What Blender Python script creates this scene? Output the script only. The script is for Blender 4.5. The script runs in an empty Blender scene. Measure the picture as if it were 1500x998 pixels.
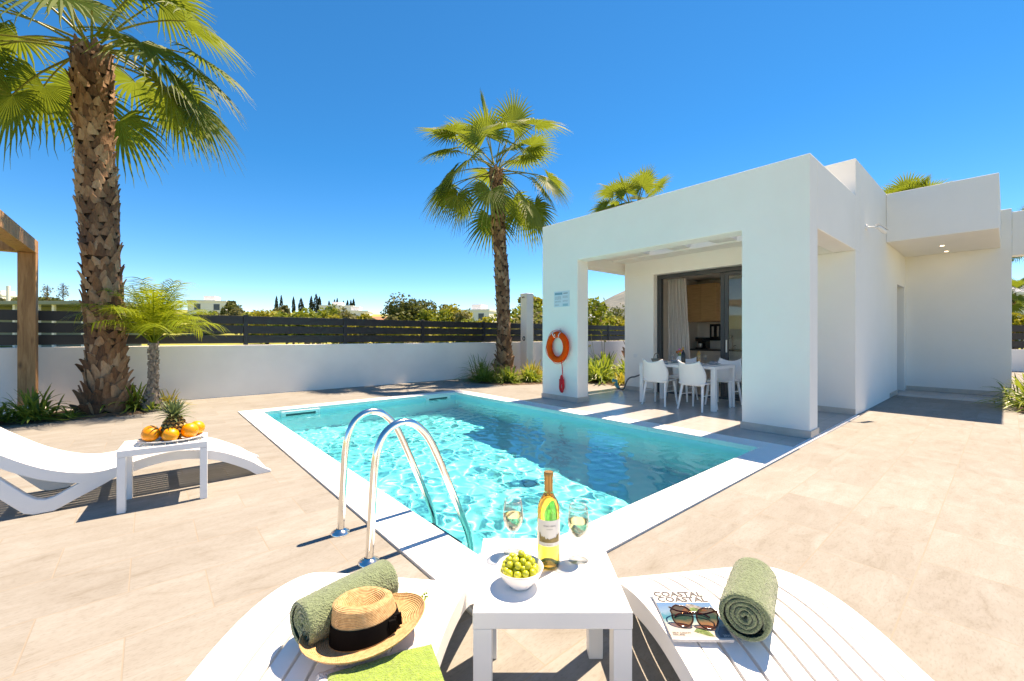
import bpy, math, random
import numpy as np
from mathutils import Vector, Matrix, noise as mnoise

random.seed(7)
S = bpy.context.scene
COL = S.collection
R = math.radians
PI = math.pi

# ---------------------------------------------------------------- camera frame (metres; the pool and house edges run along X and Y)
CAM_H = 1.27
FPX = 621.0                       # focal length for a 1500 px wide picture
YAW = R(49.484)                   # camera heading, measured from +X
FW = Vector((math.cos(YAW), math.sin(YAW), 0))
RT = Vector((math.sin(YAW), -math.cos(YAW), 0))

def at(px, d, z=0.0):
    """a point at depth d metres along the view, px = horizontal picture position"""
    p = FW * d + RT * ((px - 750) / FPX * d)
    return Vector((p.x, p.y, z))

def cam(r, d, z=0.0):
    """r metres right of, d metres ahead of the camera"""
    p = FW * d + RT * r
    return Vector((p.x, p.y, z))

# ---------------------------------------------------------------- object bookkeeping
def put(o, parent=None):
    COL.objects.link(o)
    if parent is not None:
        o.parent = parent
    return o

def tag(o, label=None, cat=None, group=None, kind=None):
    if label: o['label'] = label
    if cat: o['category'] = cat
    if group: o['group'] = group
    if kind: o['kind'] = kind
    return o

def thing(name, label, cat, loc=(0, 0, 0), rz=0.0, group=None):
    o = bpy.data.objects.new(name, None)
    o.empty_display_size = 0.1
    COL.objects.link(o)
    o.location = loc
    o.rotation_euler = (0, 0, rz)
    return tag(o, label, cat, group)

def kids(o):
    return [c for c in bpy.data.objects if c.parent is o]

def copy_tree(o, parent=None):
    ks = kids(o)
    c = o.copy()
    COL.objects.link(c)
    c.parent = parent
    for k in ks:
        copy_tree(k, c)
    return c

# ---------------------------------------------------------------- mesh builder
class MB:
    def __init__(self):
        self.v = []; self.f = []; self.m = []; self.off = None
    def add(self, vs, fs, mi=0):
        n = len(self.v)
        self.v.extend([tuple(p) for p in vs])
        for q in fs:
            self.f.append(tuple(i + n for i in q)); self.m.append(mi)
    def box(self, x0, x1, y0, y1, z0, z1, mi=0):
        vs = [(x0,y0,z0),(x1,y0,z0),(x1,y1,z0),(x0,y1,z0),(x0,y0,z1),(x1,y0,z1),(x1,y1,z1),(x0,y1,z1)]
        self.add(vs, [(0,3,2,1),(4,5,6,7),(0,1,5,4),(1,2,6,5),(2,3,7,6),(3,0,4,7)], mi)
    def bar(self, p0, p1, w, h, up=(0,0,1), mi=0):
        """square bar from p0 to p1, w across, h along up"""
        p0 = Vector(p0); p1 = Vector(p1); t = (p1 - p0).normalized(); u = Vector(up)
        s = t.cross(u)
        if s.length < 1e-4: s = t.cross(Vector((1,0,0)))
        s.normalize(); u = s.cross(t).normalized()
        vs = []
        for p in (p0, p1):
            for a, b in ((-1,-1),(1,-1),(1,1),(-1,1)):
                vs.append(p + s*(a*w/2) + u*(b*h/2))
        self.add(vs, [(3,2,1,0),(4,5,6,7),(0,1,5,4),(1,2,6,5),(2,3,7,6),(3,0,4,7)], mi)
    def prism(self, poly, axis, a0, a1, mi=0):
        """extrude a 2-D polygon along an axis; poly in the other two axes (in x,y,z order), counter-clockwise"""
        def mk(p, a):
            if axis == 'x': return (a, p[0], p[1])
            if axis == 'y': return (p[0], a, p[1])
            return (p[0], p[1], a)
        n = len(poly)
        vs = [mk(p, a0) for p in poly] + [mk(p, a1) for p in poly]
        fs = [tuple(range(n-1, -1, -1)), tuple(range(n, 2*n))] + [(i, (i+1) % n, n + (i+1) % n, n + i) for i in range(n)]
        self.add(vs, fs, mi)
    def tube(self, pts, r, n=10, caps=True, mi=0, closed=False):
        pts = [Vector(p) for p in pts]; N = len(pts)
        rs = r if isinstance(r, (list, tuple)) else [r]*N
        vs = []; fs = []
        prev = None
        for i, p in enumerate(pts):
            if closed: t = pts[(i+1) % N] - pts[i-1]
            else: t = pts[min(i+1, N-1)] - pts[max(i-1, 0)]
            t.normalize()
            if prev is None:
                a = t.cross(Vector((0,0,1)))
                if a.length < 1e-3: a = t.cross(Vector((1,0,0)))
            else:
                a = prev - t * prev.dot(t)
            a.normalize(); prev = a; b = t.cross(a)
            for k in range(n):
                an = 2*PI*k/n
                vs.append(p + (a*math.cos(an) + b*math.sin(an))*rs[i])
        M = N if closed else N-1
        for i in range(M):
            j = (i+1) % N
            for k in range(n):
                fs.append((i*n+k, i*n+(k+1) % n, j*n+(k+1) % n, j*n+k))
        if caps and not closed:
            fs.append(tuple(range(n-1, -1, -1))); fs.append(tuple((N-1)*n+k for k in range(n)))
        self.add(vs, fs, mi)
    def lathe(self, prof, c=(0,0,0), n=32, mi=0, cap=True, sx=1.0, sy=1.0):
        c = Vector(c); vs = []; fs = []
        for r, z in prof:
            for k in range(n):
                a = 2*PI*k/n
                vs.append((c.x + r*math.cos(a)*sx, c.y + r*math.sin(a)*sy, c.z + z))
        for i in range(len(prof)-1):
            for k in range(n):
                fs.append((i*n+k, i*n+(k+1) % n, (i+1)*n+(k+1) % n, (i+1)*n+k))
        if cap:
            if prof[0][0] > 1e-5: fs.append(tuple(range(n-1, -1, -1)))
            if prof[-1][0] > 1e-5: fs.append(tuple((len(prof)-1)*n+k for k in range(n)))
        self.add(vs, fs, mi)
    def ball(self, c, r, nu=16, nv=10, mi=0, wob=0.0, seed=0):
        c = Vector(c); rr = r if isinstance(r, (tuple, list)) else (r, r, r)
        vs = [(c.x, c.y, c.z - rr[2])]; fs = []
        for i in range(1, nv):
            ph = -PI/2 + PI*i/nv
            for k in range(nu):
                a = 2*PI*k/nu
                d = Vector((math.cos(ph)*math.cos(a), math.cos(ph)*math.sin(a), math.sin(ph)))
                w = 1 + (wob*mnoise.noise(d*2.3 + Vector((seed, seed*1.7, 0))) if wob else 0)
                vs.append((c.x + rr[0]*d.x*w, c.y + rr[1]*d.y*w, c.z + rr[2]*d.z*w))
        vs.append((c.x, c.y, c.z + rr[2]))
        for k in range(nu):
            fs.append((0, 1+(k+1) % nu, 1+k))
            fs.append((len(vs)-1, 1+(nv-2)*nu+k, 1+(nv-2)*nu+(k+1) % nu))
        for i in range(nv-2):
            for k in range(nu):
                fs.append((1+i*nu+k, 1+i*nu+(k+1) % nu, 1+(i+1)*nu+(k+1) % nu, 1+(i+1)*nu+k))
        self.add(vs, fs, mi)
    def strip(self, rows, mi=0):
        """rows of equal length lists of points joined by quads"""
        n = len(rows[0]); vs = [p for r_ in rows for p in r_]
        fs = [(i*n+k, i*n+k+1, (i+1)*n+k+1, (i+1)*n+k) for i in range(len(rows)-1) for k in range(n-1)]
        self.add(vs, fs, mi)
    def build(self, name, mats, parent=None, smooth=False, bevel=0.0, seg=2, world=False, angle=0.6):
        me = bpy.data.meshes.new(name)
        off = Vector((0,0,0))
        if world and parent is not None:
            q = parent
            while q is not None:
                off += Vector(q.location); q = q.parent
        vs = [(p[0]-off.x, p[1]-off.y, p[2]-off.z) for p in self.v] if world else self.v
        me.from_pydata(vs, [], self.f)
        if not isinstance(mats, (list, tuple)): mats = [mats]
        for m in mats: me.materials.append(m)
        if len(mats) > 1: me.polygons.foreach_set('material_index', self.m)
        if smooth: me.polygons.foreach_set('use_smooth', [True]*len(me.polygons))
        me.update()
        o = bpy.data.objects.new(name, me)
        put(o, parent)
        if smooth and smooth != 'all':
            try: me.set_sharp_from_angle(angle=angle)
            except Exception: pass
        if bevel > 0:
            b = o.modifiers.new('edge', 'BEVEL'); b.width = bevel; b.segments = seg; b.limit_method = 'ANGLE'
            b.angle_limit = R(40)
            me.polygons.foreach_set('use_smooth', [True]*len(me.polygons))
            try: me.set_sharp_from_angle(angle=R(35))
            except Exception: pass
            b.harden_normals = True
        return o

def text_mesh(body, size, align='CENTER', extr=0.0, sx=1.0, bold=0.0):
    """lettering as a flat mesh lying in its own x-y plane"""
    cu = bpy.data.curves.new('lettering', 'FONT')
    cu.body = body; cu.size = size; cu.align_x = align; cu.align_y = 'CENTER'; cu.extrude = extr; cu.offset = bold; cu.resolution_u = 3
    o = bpy.data.objects.new('lettering', cu)
    COL.objects.link(o)
    dg = bpy.context.evaluated_depsgraph_get()
    me = bpy.data.meshes.new_from_object(o.evaluated_get(dg))
    vs = [(v.co.x*sx, v.co.y, v.co.z) for v in me.vertices]; fs = [tuple(p.vertices) for p in me.polygons]
    bpy.data.objects.remove(o); bpy.data.curves.remove(cu); bpy.data.meshes.remove(me)
    return vs, fs

# ---------------------------------------------------------------- materials
class NT:
    def __init__(self, name):
        self.mat = bpy.data.materials.new(name); self.mat.use_nodes = True
        self.t = self.mat.node_tree; self.t.nodes.clear()
        self.out = self.t.nodes.new('ShaderNodeOutputMaterial')
    def n(self, kind, **kw):
        o = self.t.nodes.new('ShaderNode' + kind)
        for k, v in kw.items(): setattr(o, k, v)
        return o
    def l(self, a, b): self.t.links.new(a, b)
    def bsdf(self, color=(.8,.8,.8), rough=.5, metal=0, **kw):
        b = self.n('BsdfPrincipled')
        b.inputs['Base Color'].default_value = (*color, 1)
        b.inputs['Roughness'].default_value = rough
        b.inputs['Metallic'].default_value = metal
        for k, v in kw.items(): b.inputs[k].default_value = v
        self.l(b.outputs[0], self.out.inputs[0]); return b
    def coord(self, which='Object', scale=(1,1,1), rot=(0,0,0)):
        tc = self.n('TexCoord'); mp = self.n('Mapping')
        mp.inputs['Scale'].default_value = scale; mp.inputs['Rotation'].default_value = rot
        self.l(tc.outputs[which], mp.inputs[0]); return mp.outputs[0]
    def pos(self, scale=(1,1,1)):
        g = self.n('NewGeometry'); mp = self.n('Mapping'); mp.inputs['Scale'].default_value = scale
        self.l(g.outputs['Position'], mp.inputs[0]); return mp.outputs[0]
    def noise(self, vec, scale, detail=4, rough=.55, dist=0):
        o = self.n('TexNoise'); o.inputs['Scale'].default_value = scale; o.inputs['Detail'].default_value = detail
        o.inputs['Roughness'].default_value = rough; o.inputs['Distortion'].default_value = dist
        if vec is not None: self.l(vec, o.inputs['Vector'])
        return o
    def ramp(self, fac, stops):
        o = self.n('ValToRGB'); e = o.color_ramp.elements
        while len(e) < len(stops): e.new(0.5)
        for i, (p, c) in enumerate(stops):
            e[i].position = p; e[i].color = (*c, 1) if len(c) == 3 else c
        self.l(fac, o.inputs[0]); return o.outputs[0]
    def mix(self, a, b, fac, mode='MIX'):
        o = self.n('Mix', data_type='RGBA', blend_type=mode)
        for s, v in ((o.inputs[0], fac), (o.inputs[6], a), (o.inputs[7], b)):
            if hasattr(v, 'is_linked'): self.l(v, s)
            elif isinstance(v, (int, float)): s.default_value = v
            else: s.default_value = (*v, 1)
        return o.outputs[2]
    def bump(self, b, height, strength=.3, dist=.01):
        o = self.n('Bump'); o.inputs['Strength'].default_value = strength; o.inputs['Distance'].default_value = dist
        self.l(height, o.inputs['Height']); self.l(o.outputs[0], b.inputs['Normal']); return o
    def math(self, op, a, b=0.0):
        o = self.n('Math', operation=op)
        for s, v in ((o.inputs[0], a), (o.inputs[1], b)):
            if hasattr(v, 'is_linked'): self.l(v, s)
            else: s.default_value = v
        return o.outputs[0]

MAT = {}
def simple(name, color, rough=.5, metal=0, var=.06, vscale=6, bump=0, bscale=80, bdist=.003, **kw):
    k = NT(name); b = k.bsdf(color, rough, metal, **kw); c = k.coord()
    if var:
        n = k.noise(c, vscale, 5)
        lo = tuple(x*(1-var) for x in color); hi = tuple(min(1, x*(1+var)) for x in color)
        k.l(k.ramp(n.outputs['Fac'], [(.3, lo), (.7, hi)]), b.inputs['Base Color'])
    if bump:
        n2 = k.noise(c, bscale, 3); k.bump(b, n2.outputs['Fac'], bump, bdist)
    MAT[name] = k.mat; return k.mat

def build_materials():
    # white render of walls, faint trowel relief and weathering
    k = NT('white_render'); b = k.bsdf((.86,.84,.80), .9); p = k.pos()
    big = k.noise(p, .9, 5, .6); fine = k.noise(p, 45, 4, .6)
    k.l(k.ramp(big.outputs['Fac'], [(.3, (.845,.82,.775)), (.7, (.885,.862,.822))]), b.inputs['Base Color'])
    mid = k.noise(p, 6, 3, .5)
    h = k.math('ADD', k.math('MULTIPLY', fine.outputs['Fac'], .25), mid.outputs['Fac'])
    k.bump(b, h, .25, .006); MAT['render'] = k.mat
    simple('boundary_render', (.87,.835,.78), .85, var=.05, vscale=1.2, bump=.25, bscale=30, bdist=.005)
    # travertine look tiles
    k = NT('travertine_tile'); b = k.bsdf((.6,.5,.4), .8, 0, **{'Specular IOR Level': .25}); p = k.pos()
    br = k.n('TexBrick', offset=.5, offset_frequency=2)
    br.inputs['Scale'].default_value = 1; br.inputs['Mortar Size'].default_value = .0035; br.inputs['Mortar Smooth'].default_value = .3
    br.inputs['Brick Width'].default_value = .62; br.inputs['Row Height'].default_value = .42
    br.inputs['Color1'].default_value = (.40,.40,.40,1); br.inputs['Color2'].default_value = (.60,.60,.60,1)
    br.inputs['Mortar'].default_value = (.5,.5,.5,1)
    mp = k.n('Mapping'); mp.inputs['Location'].default_value = (.08,.1,0); k.l(p, mp.inputs[0]); k.l(mp.outputs[0], br.inputs['Vector'])
    # veins run along each tile; shift the pattern per tile so no two repeat
    sh = k.n('VectorMath', operation='MULTIPLY_ADD'); k.l(br.outputs['Color'], sh.inputs[0]); sh.inputs[1].default_value = (31, 47, 13); k.l(p, sh.inputs[2])
    m2 = k.n('Mapping'); m2.inputs['Scale'].default_value = (1.5, 4.2, 1); k.l(sh.outputs[0], m2.inputs[0])
    v1 = k.noise(m2.outputs[0], 1.9, 10, .68, .9); v2 = k.noise(sh.outputs[0], 1.7, 6, .6, .4); v3 = k.noise(p, 60, 3)
    c1 = k.ramp(v1.outputs['Fac'], [(.25, (.20,.188,.162)), (.42, (.25,.245,.226)), (.58, (.270,.270,.255)), (.8, (.302,.309,.301))])
    c2 = k.ramp(v2.outputs['Fac'], [(.3, (.80,.76,.72)), (.65, (1.0,1.0,1.0))])
    c3 = k.mix(c1, c2, .55, 'MULTIPLY')
    c3 = k.mix(c3, k.ramp(br.outputs['Color'], [(.4, (.95,.945,.94)), (.6, (1.03,1.03,1.03))]), 1.0, 'MULTIPLY')
    st = k.noise(p, .35, 5, .6)
    c3 = k.mix(c3, k.ramp(st.outputs['Fac'], [(.35, (.90,.885,.87)), (.6, (1,1,1))]), .7, 'MULTIPLY')
    pit = k.noise(m2.outputs[0], 26, 6, .72); c3 = k.mix(c3, k.ramp(pit.outputs['Fac'], [(.36,(.80,.78,.75)),(.48,(1,1,1)),(.66,(1.06,1.06,1.05))]), .7, 'MULTIPLY')
    c4 = k.mix(c3, (.26,.215,.165), k.math('MULTIPLY', br.outputs['Fac'], .6))
    k.l(c4, b.inputs['Base Color'])
    h = k.math('SUBTRACT', k.math('MULTIPLY', v1.outputs['Fac'], .4), br.outputs['Fac'])
    k.bump(b, h, .35, .004); MAT['tile'] = k.mat
    # porch tile: satin grey porcelain
    k = NT('grey_porcelain'); b = k.bsdf((.4,.385,.365), .22); p = k.pos()
    br = k.n('TexBrick', offset=0.0); br.inputs['Scale'].default_value = 1; br.inputs['Mortar Size'].default_value = .0025
    br.inputs['Brick Width'].default_value = .6; br.inputs['Row Height'].default_value = .6
    br.inputs['Color1'].default_value = (.39,.375,.36,1); br.inputs['Color2'].default_value = (.43,.415,.395,1); br.inputs['Mortar'].default_value = (.30,.29,.275,1)
    k.l(p, br.inputs['Vector'])
    n = k.noise(p, 5, 6, .6); k.l(k.mix(br.outputs['Color'], k.ramp(n.outputs['Fac'], [(.3,(.95,.95,.95)),(.7,(1.02,1.02,1.02))]), .8, 'MULTIPLY'), b.inputs['Base Color'])
    k.l(k.ramp(n.outputs['Fac'], [(.3,(.20,.20,.20)),(.7,(.26,.26,.26))]), b.inputs['Roughness']); MAT['porch'] = k.mat
    simple('coping_white', (.80,.78,.755), .55, var=.035, vscale=3, bump=.15, bscale=50)
    simple('skirting_stone', (.56,.50,.44), .5, var=.08, vscale=8)
    # pool liner
    k = NT('pool_liner'); b = k.bsdf((.1,.6,.7), .45); p = k.pos()
    n = k.noise(p, 1.5, 4); k.l(k.ramp(n.outputs['Fac'], [(.3,(.085,.73,.80)),(.7,(.10,.77,.83))]), b.inputs['Base Color']); MAT['liner'] = k.mat
    k = NT('pool_water'); g = k.n('BsdfGlass'); g.inputs['IOR'].default_value = 1.33; g.inputs['Roughness'].default_value = 0; g.inputs['Color'].default_value = (.72,1,1,1)
    k.l(g.outputs[0], k.out.inputs[0]); MAT['water'] = k.mat
    simple('dark_gap', (.16,.12,.085), .9, var=.1)
    simple('black_board', (.014,.014,.016), .45, var=.15, vscale=4, bump=.1, bscale=30)
    simple('graphite_frame', (.045,.05,.055), .35, var=.05)
    simple('white_plastic', (.80,.80,.795), .38, var=.015, bump=.05, bscale=200, bdist=.0006)
    simple('white_lacquer', (.80,.79,.77), .42, var=.02, bump=.05, bscale=120, bdist=.0005)
    simple('white_paint', (.78,.78,.77), .4, var=.03)
    simple('porcelain', (.82,.81,.79), .12, var=.01)
    simple('steel', (.80,.77,.73), .15, 1.0, var=.04, vscale=20)
    simple('satin_steel', (.62,.62,.62), .3, 1.0, var=.05)
    simple('tread_plastic', (.085,.10,.13), .5, var=.2, vscale=25, bump=.4, bscale=90)
    simple('dark_hole', (.012,.10,.11), .6, var=0)
    simple('orange_foam', (.99,.075,.002), .6, var=.06, vscale=5, **{'Specular IOR Level': .15})
    simple('reflective_tape', (.72,.72,.74), .25, var=.05)
    simple('red_rope', (.85,.02,.03), .7, var=.15, vscale=60, bump=.6, bscale=250)
    # timber
    k = NT('pine_timber'); b = k.bsdf((.4,.2,.08), .65); c = k.coord('Object', (7, 7, .5))
    n = k.noise(c, 3.0, 6, .6, 1.2); fine = k.noise(k.coord('Object', (60, 60, 2)), 4, 3)
    col = k.ramp(n.outputs['Fac'], [(.25,(.20,.085,.03)),(.45,(.36,.18,.07)),(.65,(.46,.25,.11)),(.85,(.52,.31,.15))])
    kn = k.n('TexVoronoi'); kn.inputs['Scale'].default_value = 1; k.l(k.coord('Object', (5,5,1.9)), kn.inputs['Vector'])
    col = k.mix(col, (.10,.04,.015), k.ramp(kn.outputs['Distance'], [(.04,(.85,)*3),(.16,(0,0,0))]))
    col = k.mix(col, k.ramp(fine.outputs['Fac'], [(.3,(.8,.8,.8)),(.7,(1.08,1.08,1.08))]), .6, 'MULTIPLY')
    k.l(col, b.inputs['Base Color']); k.bump(b, fine.outputs['Fac'], .3, .003); MAT['timber'] = k.mat
    # oak veneer
    k = NT('oak_veneer'); b = k.bsdf((.4,.25,.12), .45); c = k.coord('Object', (3, 3, 40))
    n = k.noise(c, 1.2, 5, .6, .4); k.l(k.ramp(n.outputs['Fac'], [(.3,(.50,.29,.13)),(.7,(.66,.42,.21))]), b.inputs['Base Color']); MAT['oak'] = k.mat
    simple('kitchen_white', (.62,.58,.53), .4, var=.03)
    simple('worktop', (.06,.055,.05), .3, var=.2, vscale=30)
    simple('room_wall', (.78,.75,.71), .8, var=.03)
    simple('room_floor', (.5,.47,.44), .3, var=.1)
    simple('black_appliance', (.012,.012,.013), .25, var=.1)
    simple('curtain_cloth', (.60,.535,.49), .85, var=.06, vscale=20, bump=.2, bscale=300)
    simple('soil', (.115,.075,.048), .95, var=.4, vscale=12, bump=1, bscale=25, bdist=.03)
    # terry cloth
    for nm, col in (('green_terry', (.15,.205,.11)), ('lime_terry', (.20,.32,.045)), ('white_terry', (.80,.79,.76))):
        k = NT(nm); b = k.bsdf(col, .95); c = k.coord()
        vo = k.n('TexVoronoi'); vo.inputs['Scale'].default_value = 210; k.l(c, vo.inputs['Vector'])
        n = k.noise(c, 70, 4, .7)
        lo = tuple(x*.72 for x in col); hi = tuple(min(.85, x*1.25) for x in col)
        k.l(k.ramp(n.outputs['Fac'], [(.3, lo), (.7, hi)]), b.inputs['Base Color'])
        h = k.math('ADD', vo.outputs['Distance'], k.math('MULTIPLY', n.outputs['Fac'], 1.5)); k.bump(b, h, .9, .004)
        b.inputs['Sheen Weight'].default_value = .35; b.inputs['Sheen Roughness'].default_value = .5
        MAT[nm] = k.mat
    # straw: concentric braid rows
    k = NT('straw'); b = k.bsdf((.62,.38,.15), .75); tc = k.n('TexCoord'); sep = k.n('SeparateXYZ'); k.l(tc.outputs['UV'], sep.inputs[0])
    ring = k.math('SINE', k.math('MULTIPLY', sep.outputs['Y'], 2*PI)); twist = k.math('SINE', k.math('ADD', k.math('MULTIPLY', sep.outputs['X'], 2*PI), k.math('MULTIPLY', sep.outputs['Y'], 4.0)))
    n = k.noise(k.coord('Object'), 90, 3)
    h = k.math('ADD', ring, k.math('MULTIPLY', twist, .35))
    f = k.math('ADD', k.math('MULTIPLY', h, .16), n.outputs['Fac'])
    k.l(k.ramp(f, [(.2,(.37,.20,.075)),(.45,(.57,.345,.16)),(.8,(.70,.475,.25))]), b.inputs['Base Color']); k.bump(b, h, .7, .0016); MAT['straw'] = k.mat
    simple('black_ribbon', (.003,.003,.0035), .8, var=.2, vscale=40, bump=.3, bscale=400, bdist=.0006, **{'Specular IOR Level': .08})
    # leaf materials: pigment plus light through the blade, colour varied leaf by leaf
    def leaf(name, a, bcol, tr, rough=.45, dry=None, w=.45):
        k = NT(name); g = k.n('NewGeometry'); rnd = g.outputs['Random Per Island']
        n = k.noise(k.coord(), 1.3, 4)
        f = k.math('ADD', k.math('MULTIPLY', rnd, .65), k.math('MULTIPLY', n.outputs['Fac'], .35))
        st = [(.12, a), (.8, bcol)]
        if dry: st.append((.93, dry))
        col = k.ramp(f, st)
        b = k.bsdf(a, rough, 0, **{'Specular IOR Level': .25}); k.l(col, b.inputs['Base Color'])
        t = k.n('BsdfTranslucent'); tcol = k.mix(col, tr, .75); k.l(tcol, t.inputs['Color'])
        mx = k.n('MixShader'); mx.inputs[0].default_value = w
        k.l(b.outputs[0], mx.inputs[1]); k.l(t.outputs[0], mx.inputs[2]); k.l(mx.outputs[0], k.out.inputs[0]); MAT[name] = k.mat
    leaf('fan_leaf', (.042,.092,.018), (.10,.155,.03), (.32,.40,.04), .6, (.42,.29,.12), .36)
    leaf('petiole', (.16,.19,.03), (.26,.24,.05), (.3,.3,.05), .4, None, .1)
    leaf('feather_leaf', (.10,.18,.016), (.235,.30,.025), (.46,.54,.04), .4, (.5,.36,.05), .42)
    leaf('strap_leaf', (.07,.14,.024), (.19,.275,.05), (.42,.52,.06), .35, (.38,.33,.12), .35)
    leaf('yellow_strap_leaf', (.20,.20,.03), (.42,.36,.06), (.6,.5,.06), .4, (.5,.4,.2), .3)
    leaf('dark_foliage', (.035,.06,.018), (.11,.135,.035), (.2,.22,.05), .6, (.14,.12,.04), .25)
    leaf('green_foliage', (.07,.12,.016), (.18,.235,.03), (.35,.38,.04), .6, (.22,.2,.05), .3)
    leaf('yellow_foliage', (.12,.14,.014), (.26,.25,.03), (.5,.46,.05), .6, (.3,.24,.08), .3)
    leaf('olive_foliage', (.075,.085,.035), (.17,.17,.075), (.3,.3,.1), .6, (.28,.22,.12), .3)
    leaf('cypress_foliage', (.012,.022,.010), (.04,.055,.022), (.06,.08,.02), .7, None, .1)
    # palm trunk flaps
    k = NT('palm_boot'); g = k.n('NewGeometry'); n = k.noise(k.coord('Object', (1,1,.4)), 40, 5, .65)
    f = k.math('ADD', k.math('MULTIPLY', g.outputs['Random Per Island'], .55), k.math('MULTIPLY', n.outputs['Fac'], .45))
    b = k.bsdf((.3,.2,.12), .85); k.l(k.ramp(f, [(.15,(.07,.031,.016)),(.4,(.185,.088,.043)),(.62,(.30,.165,.09)),(.85,(.45,.30,.19))]), b.inputs['Base Color'])
    k.bump(b, n.outputs['Fac'], .6, .01); MAT['boot'] = k.mat
    simple('palm_core', (.055,.030,.018), .95, var=.4, vscale=20, bump=1, bscale=50, bdist=.01)
    simple('grey_trunk', (.25,.20,.155), .9, var=.35, vscale=25, bump=1, bscale=60, bdist=.008)
    simple('tree_bark', (.10,.075,.05), .9, var=.3, vscale=8)
    # glass, drink, fruit
    def thin(name, col, blend=.12, tint=1.0):
        k = NT(name); t = k.n('BsdfTransparent'); t.inputs[0].default_value = (*col, 1)
        gl = k.n('BsdfGlossy'); gl.inputs['Roughness'].default_value = .02
        fr = k.n('LayerWeight'); fr.inputs[0].default_value = .5
        fc = k.math('ADD', k.math('MULTIPLY', k.math('POWER', fr.outputs['Facing'], 2.6), .85), .045)
        mx = k.n('MixShader'); k.l(fc, mx.inputs[0]); k.l(t.outputs[0], mx.inputs[1]); k.l(gl.outputs[0], mx.inputs[2])
        k.l(mx.outputs[0], k.out.inputs[0]); MAT[name] = k.mat
    thin('clear_glass', (.88,.90,.905)); thin('window_glass', (.80,.86,.86)); thin('green_glass', (.92,.87,.60)); 
    for nm, col in (('wine', (.96,.85,.50)), ('pale_wine', (.98,.95,.74))):
        k = NT(nm); g = k.n('BsdfGlass'); g.inputs['IOR'].default_value = 1.30; g.inputs['Roughness'].default_value = 0; g.inputs['Color'].default_value = (*col, 1); k.l(g.outputs[0], k.out.inputs[0]); MAT[nm] = k.mat
    simple('label_paper', (.74,.71,.66), .6, var=.03, vscale=30)
    simple('gold_foil', (.42,.22,.07), .35, .6, var=.1, vscale=30)
    simple('print_ink', (.05,.05,.06), .6, var=0); simple('print_brown', (.26,.19,.07), .6, var=.4, vscale=60)
    k = NT('grape_skin'); g = k.n('ObjectInfo'); b = k.bsdf((.4,.45,.05), .22)
    k.l(k.ramp(g.outputs['Random'], [(0,(.36,.40,.025)),(1,(.52,.53,.06))]), b.inputs['Base Color'])
    b.inputs['Subsurface Weight'].default_value = .35; b.inputs['Subsurface Radius'].default_value = (.012,.012,.003); MAT['grape'] = k.mat
    k = NT('orange_peel'); b = k.bsdf((.85,.30,.008), .38); n = k.noise(k.coord(), 160, 2); g = k.n('ObjectInfo')
    k.l(k.ramp(g.outputs['Random'], [(0,(.80,.24,.006)),(1,(.86,.36,.012))]), b.inputs['Base Color']); k.bump(b, n.outputs['Fac'], .35, .002); MAT['orange'] = k.mat
    k = NT('pineapple_skin'); b = k.bsdf((.3,.2,.05), .55); g = k.n('NewGeometry'); n = k.noise(k.coord(), 45, 3)
    f = k.math('ADD', k.math('MULTIPLY', g.outputs['Random Per Island'], .6), k.math('MULTIPLY', n.outputs['Fac'], .4))
    k.l(k.ramp(f, [(.2,(.16,.085,.02)),(.5,(.36,.22,.05)),(.8,(.55,.42,.12))]), b.inputs['Base Color']); MAT['pineapple'] = k.mat
    simple('pineapple_core', (.06,.04,.014), .8, var=.3, vscale=40)
    leaf('pineapple_leaf', (.055,.10,.05), (.16,.21,.10), (.2,.3,.08), .4, None, .15)
    # spectacles
    k = NT('tortoise_shell'); b = k.bsdf((.03,.01,.006), .12); n = k.noise(k.coord(), 120, 3)
    k.l(k.ramp(n.outputs['Fac'], [(.4,(.012,.006,.004)),(.7,(.09,.03,.012))]), b.inputs['Base Color']); MAT['shell'] = k.mat
    thin('brown_lens', (.55,.27,.15))
    # printed cover colours
    simple('cover_paper', (.66,.65,.64), .22, var=.02)
    k = NT('cover_picture'); b = k.bsdf((.3,.5,.6), .22); c = k.coord('UV'); sep = k.n('SeparateXYZ'); k.l(c, sep.inputs[0])
    n = k.noise(c, 9, 5); y = k.math('ADD', sep.outputs['Y'], k.math('MULTIPLY', k.math('SUBTRACT', n.outputs['Fac'], .5), .22))
    k.l(k.ramp(y, [(.02,(.42,.39,.35)),(.30,(.42,.38,.33)),(.42,(.20,.31,.33)),(.52,(.025,.17,.22)),(.62,(.04,.17,.24)),(.70,(.14,.23,.32)),(1,(.07,.17,.33))]), b.inputs['Base Color']); MAT['cover_picture'] = k.mat
    simple('cover_green', (.10,.15,.05), .25, var=.6, vscale=90); simple('cover_rock', (.20,.19,.18), .25, var=.5, vscale=90); simple('cover_navy', (.075,.12,.17), .25, var=.2, vscale=60)
    simple('sign_pale', (.55,.68,.75), .3, var=.03); simple('sign_blue', (.10,.32,.42), .35, var=0); simple('sign_grey', (.27,.34,.38), .4, var=0); simple('sign_cyan', (.24,.50,.58), .35, var=0)
    simple('hose_grey', (.11,.12,.13), .5, var=.1); simple('hose_teal', (.01,.32,.36), .4, var=.1)
    simple('lens_black', (.008,.008,.01), .08, var=0)
    k = NT('lamp_lit'); e = k.n('Emission'); e.inputs[0].default_value = (1,.9,.72,1); e.inputs[1].default_value = 6; k.l(e.outputs[0], k.out.inputs[0]); MAT['lamp'] = k.mat
    simple('flower_orange', (.7,.16,.02), .6, var=.3, vscale=40); simple('flower_pink', (.55,.20,.40), .6, var=.2); simple('flower_yellow', (.75,.5,.05), .6, var=.2)
    simple('sprig_green', (.17,.27,.03), .6, var=.2, vscale=40)
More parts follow.
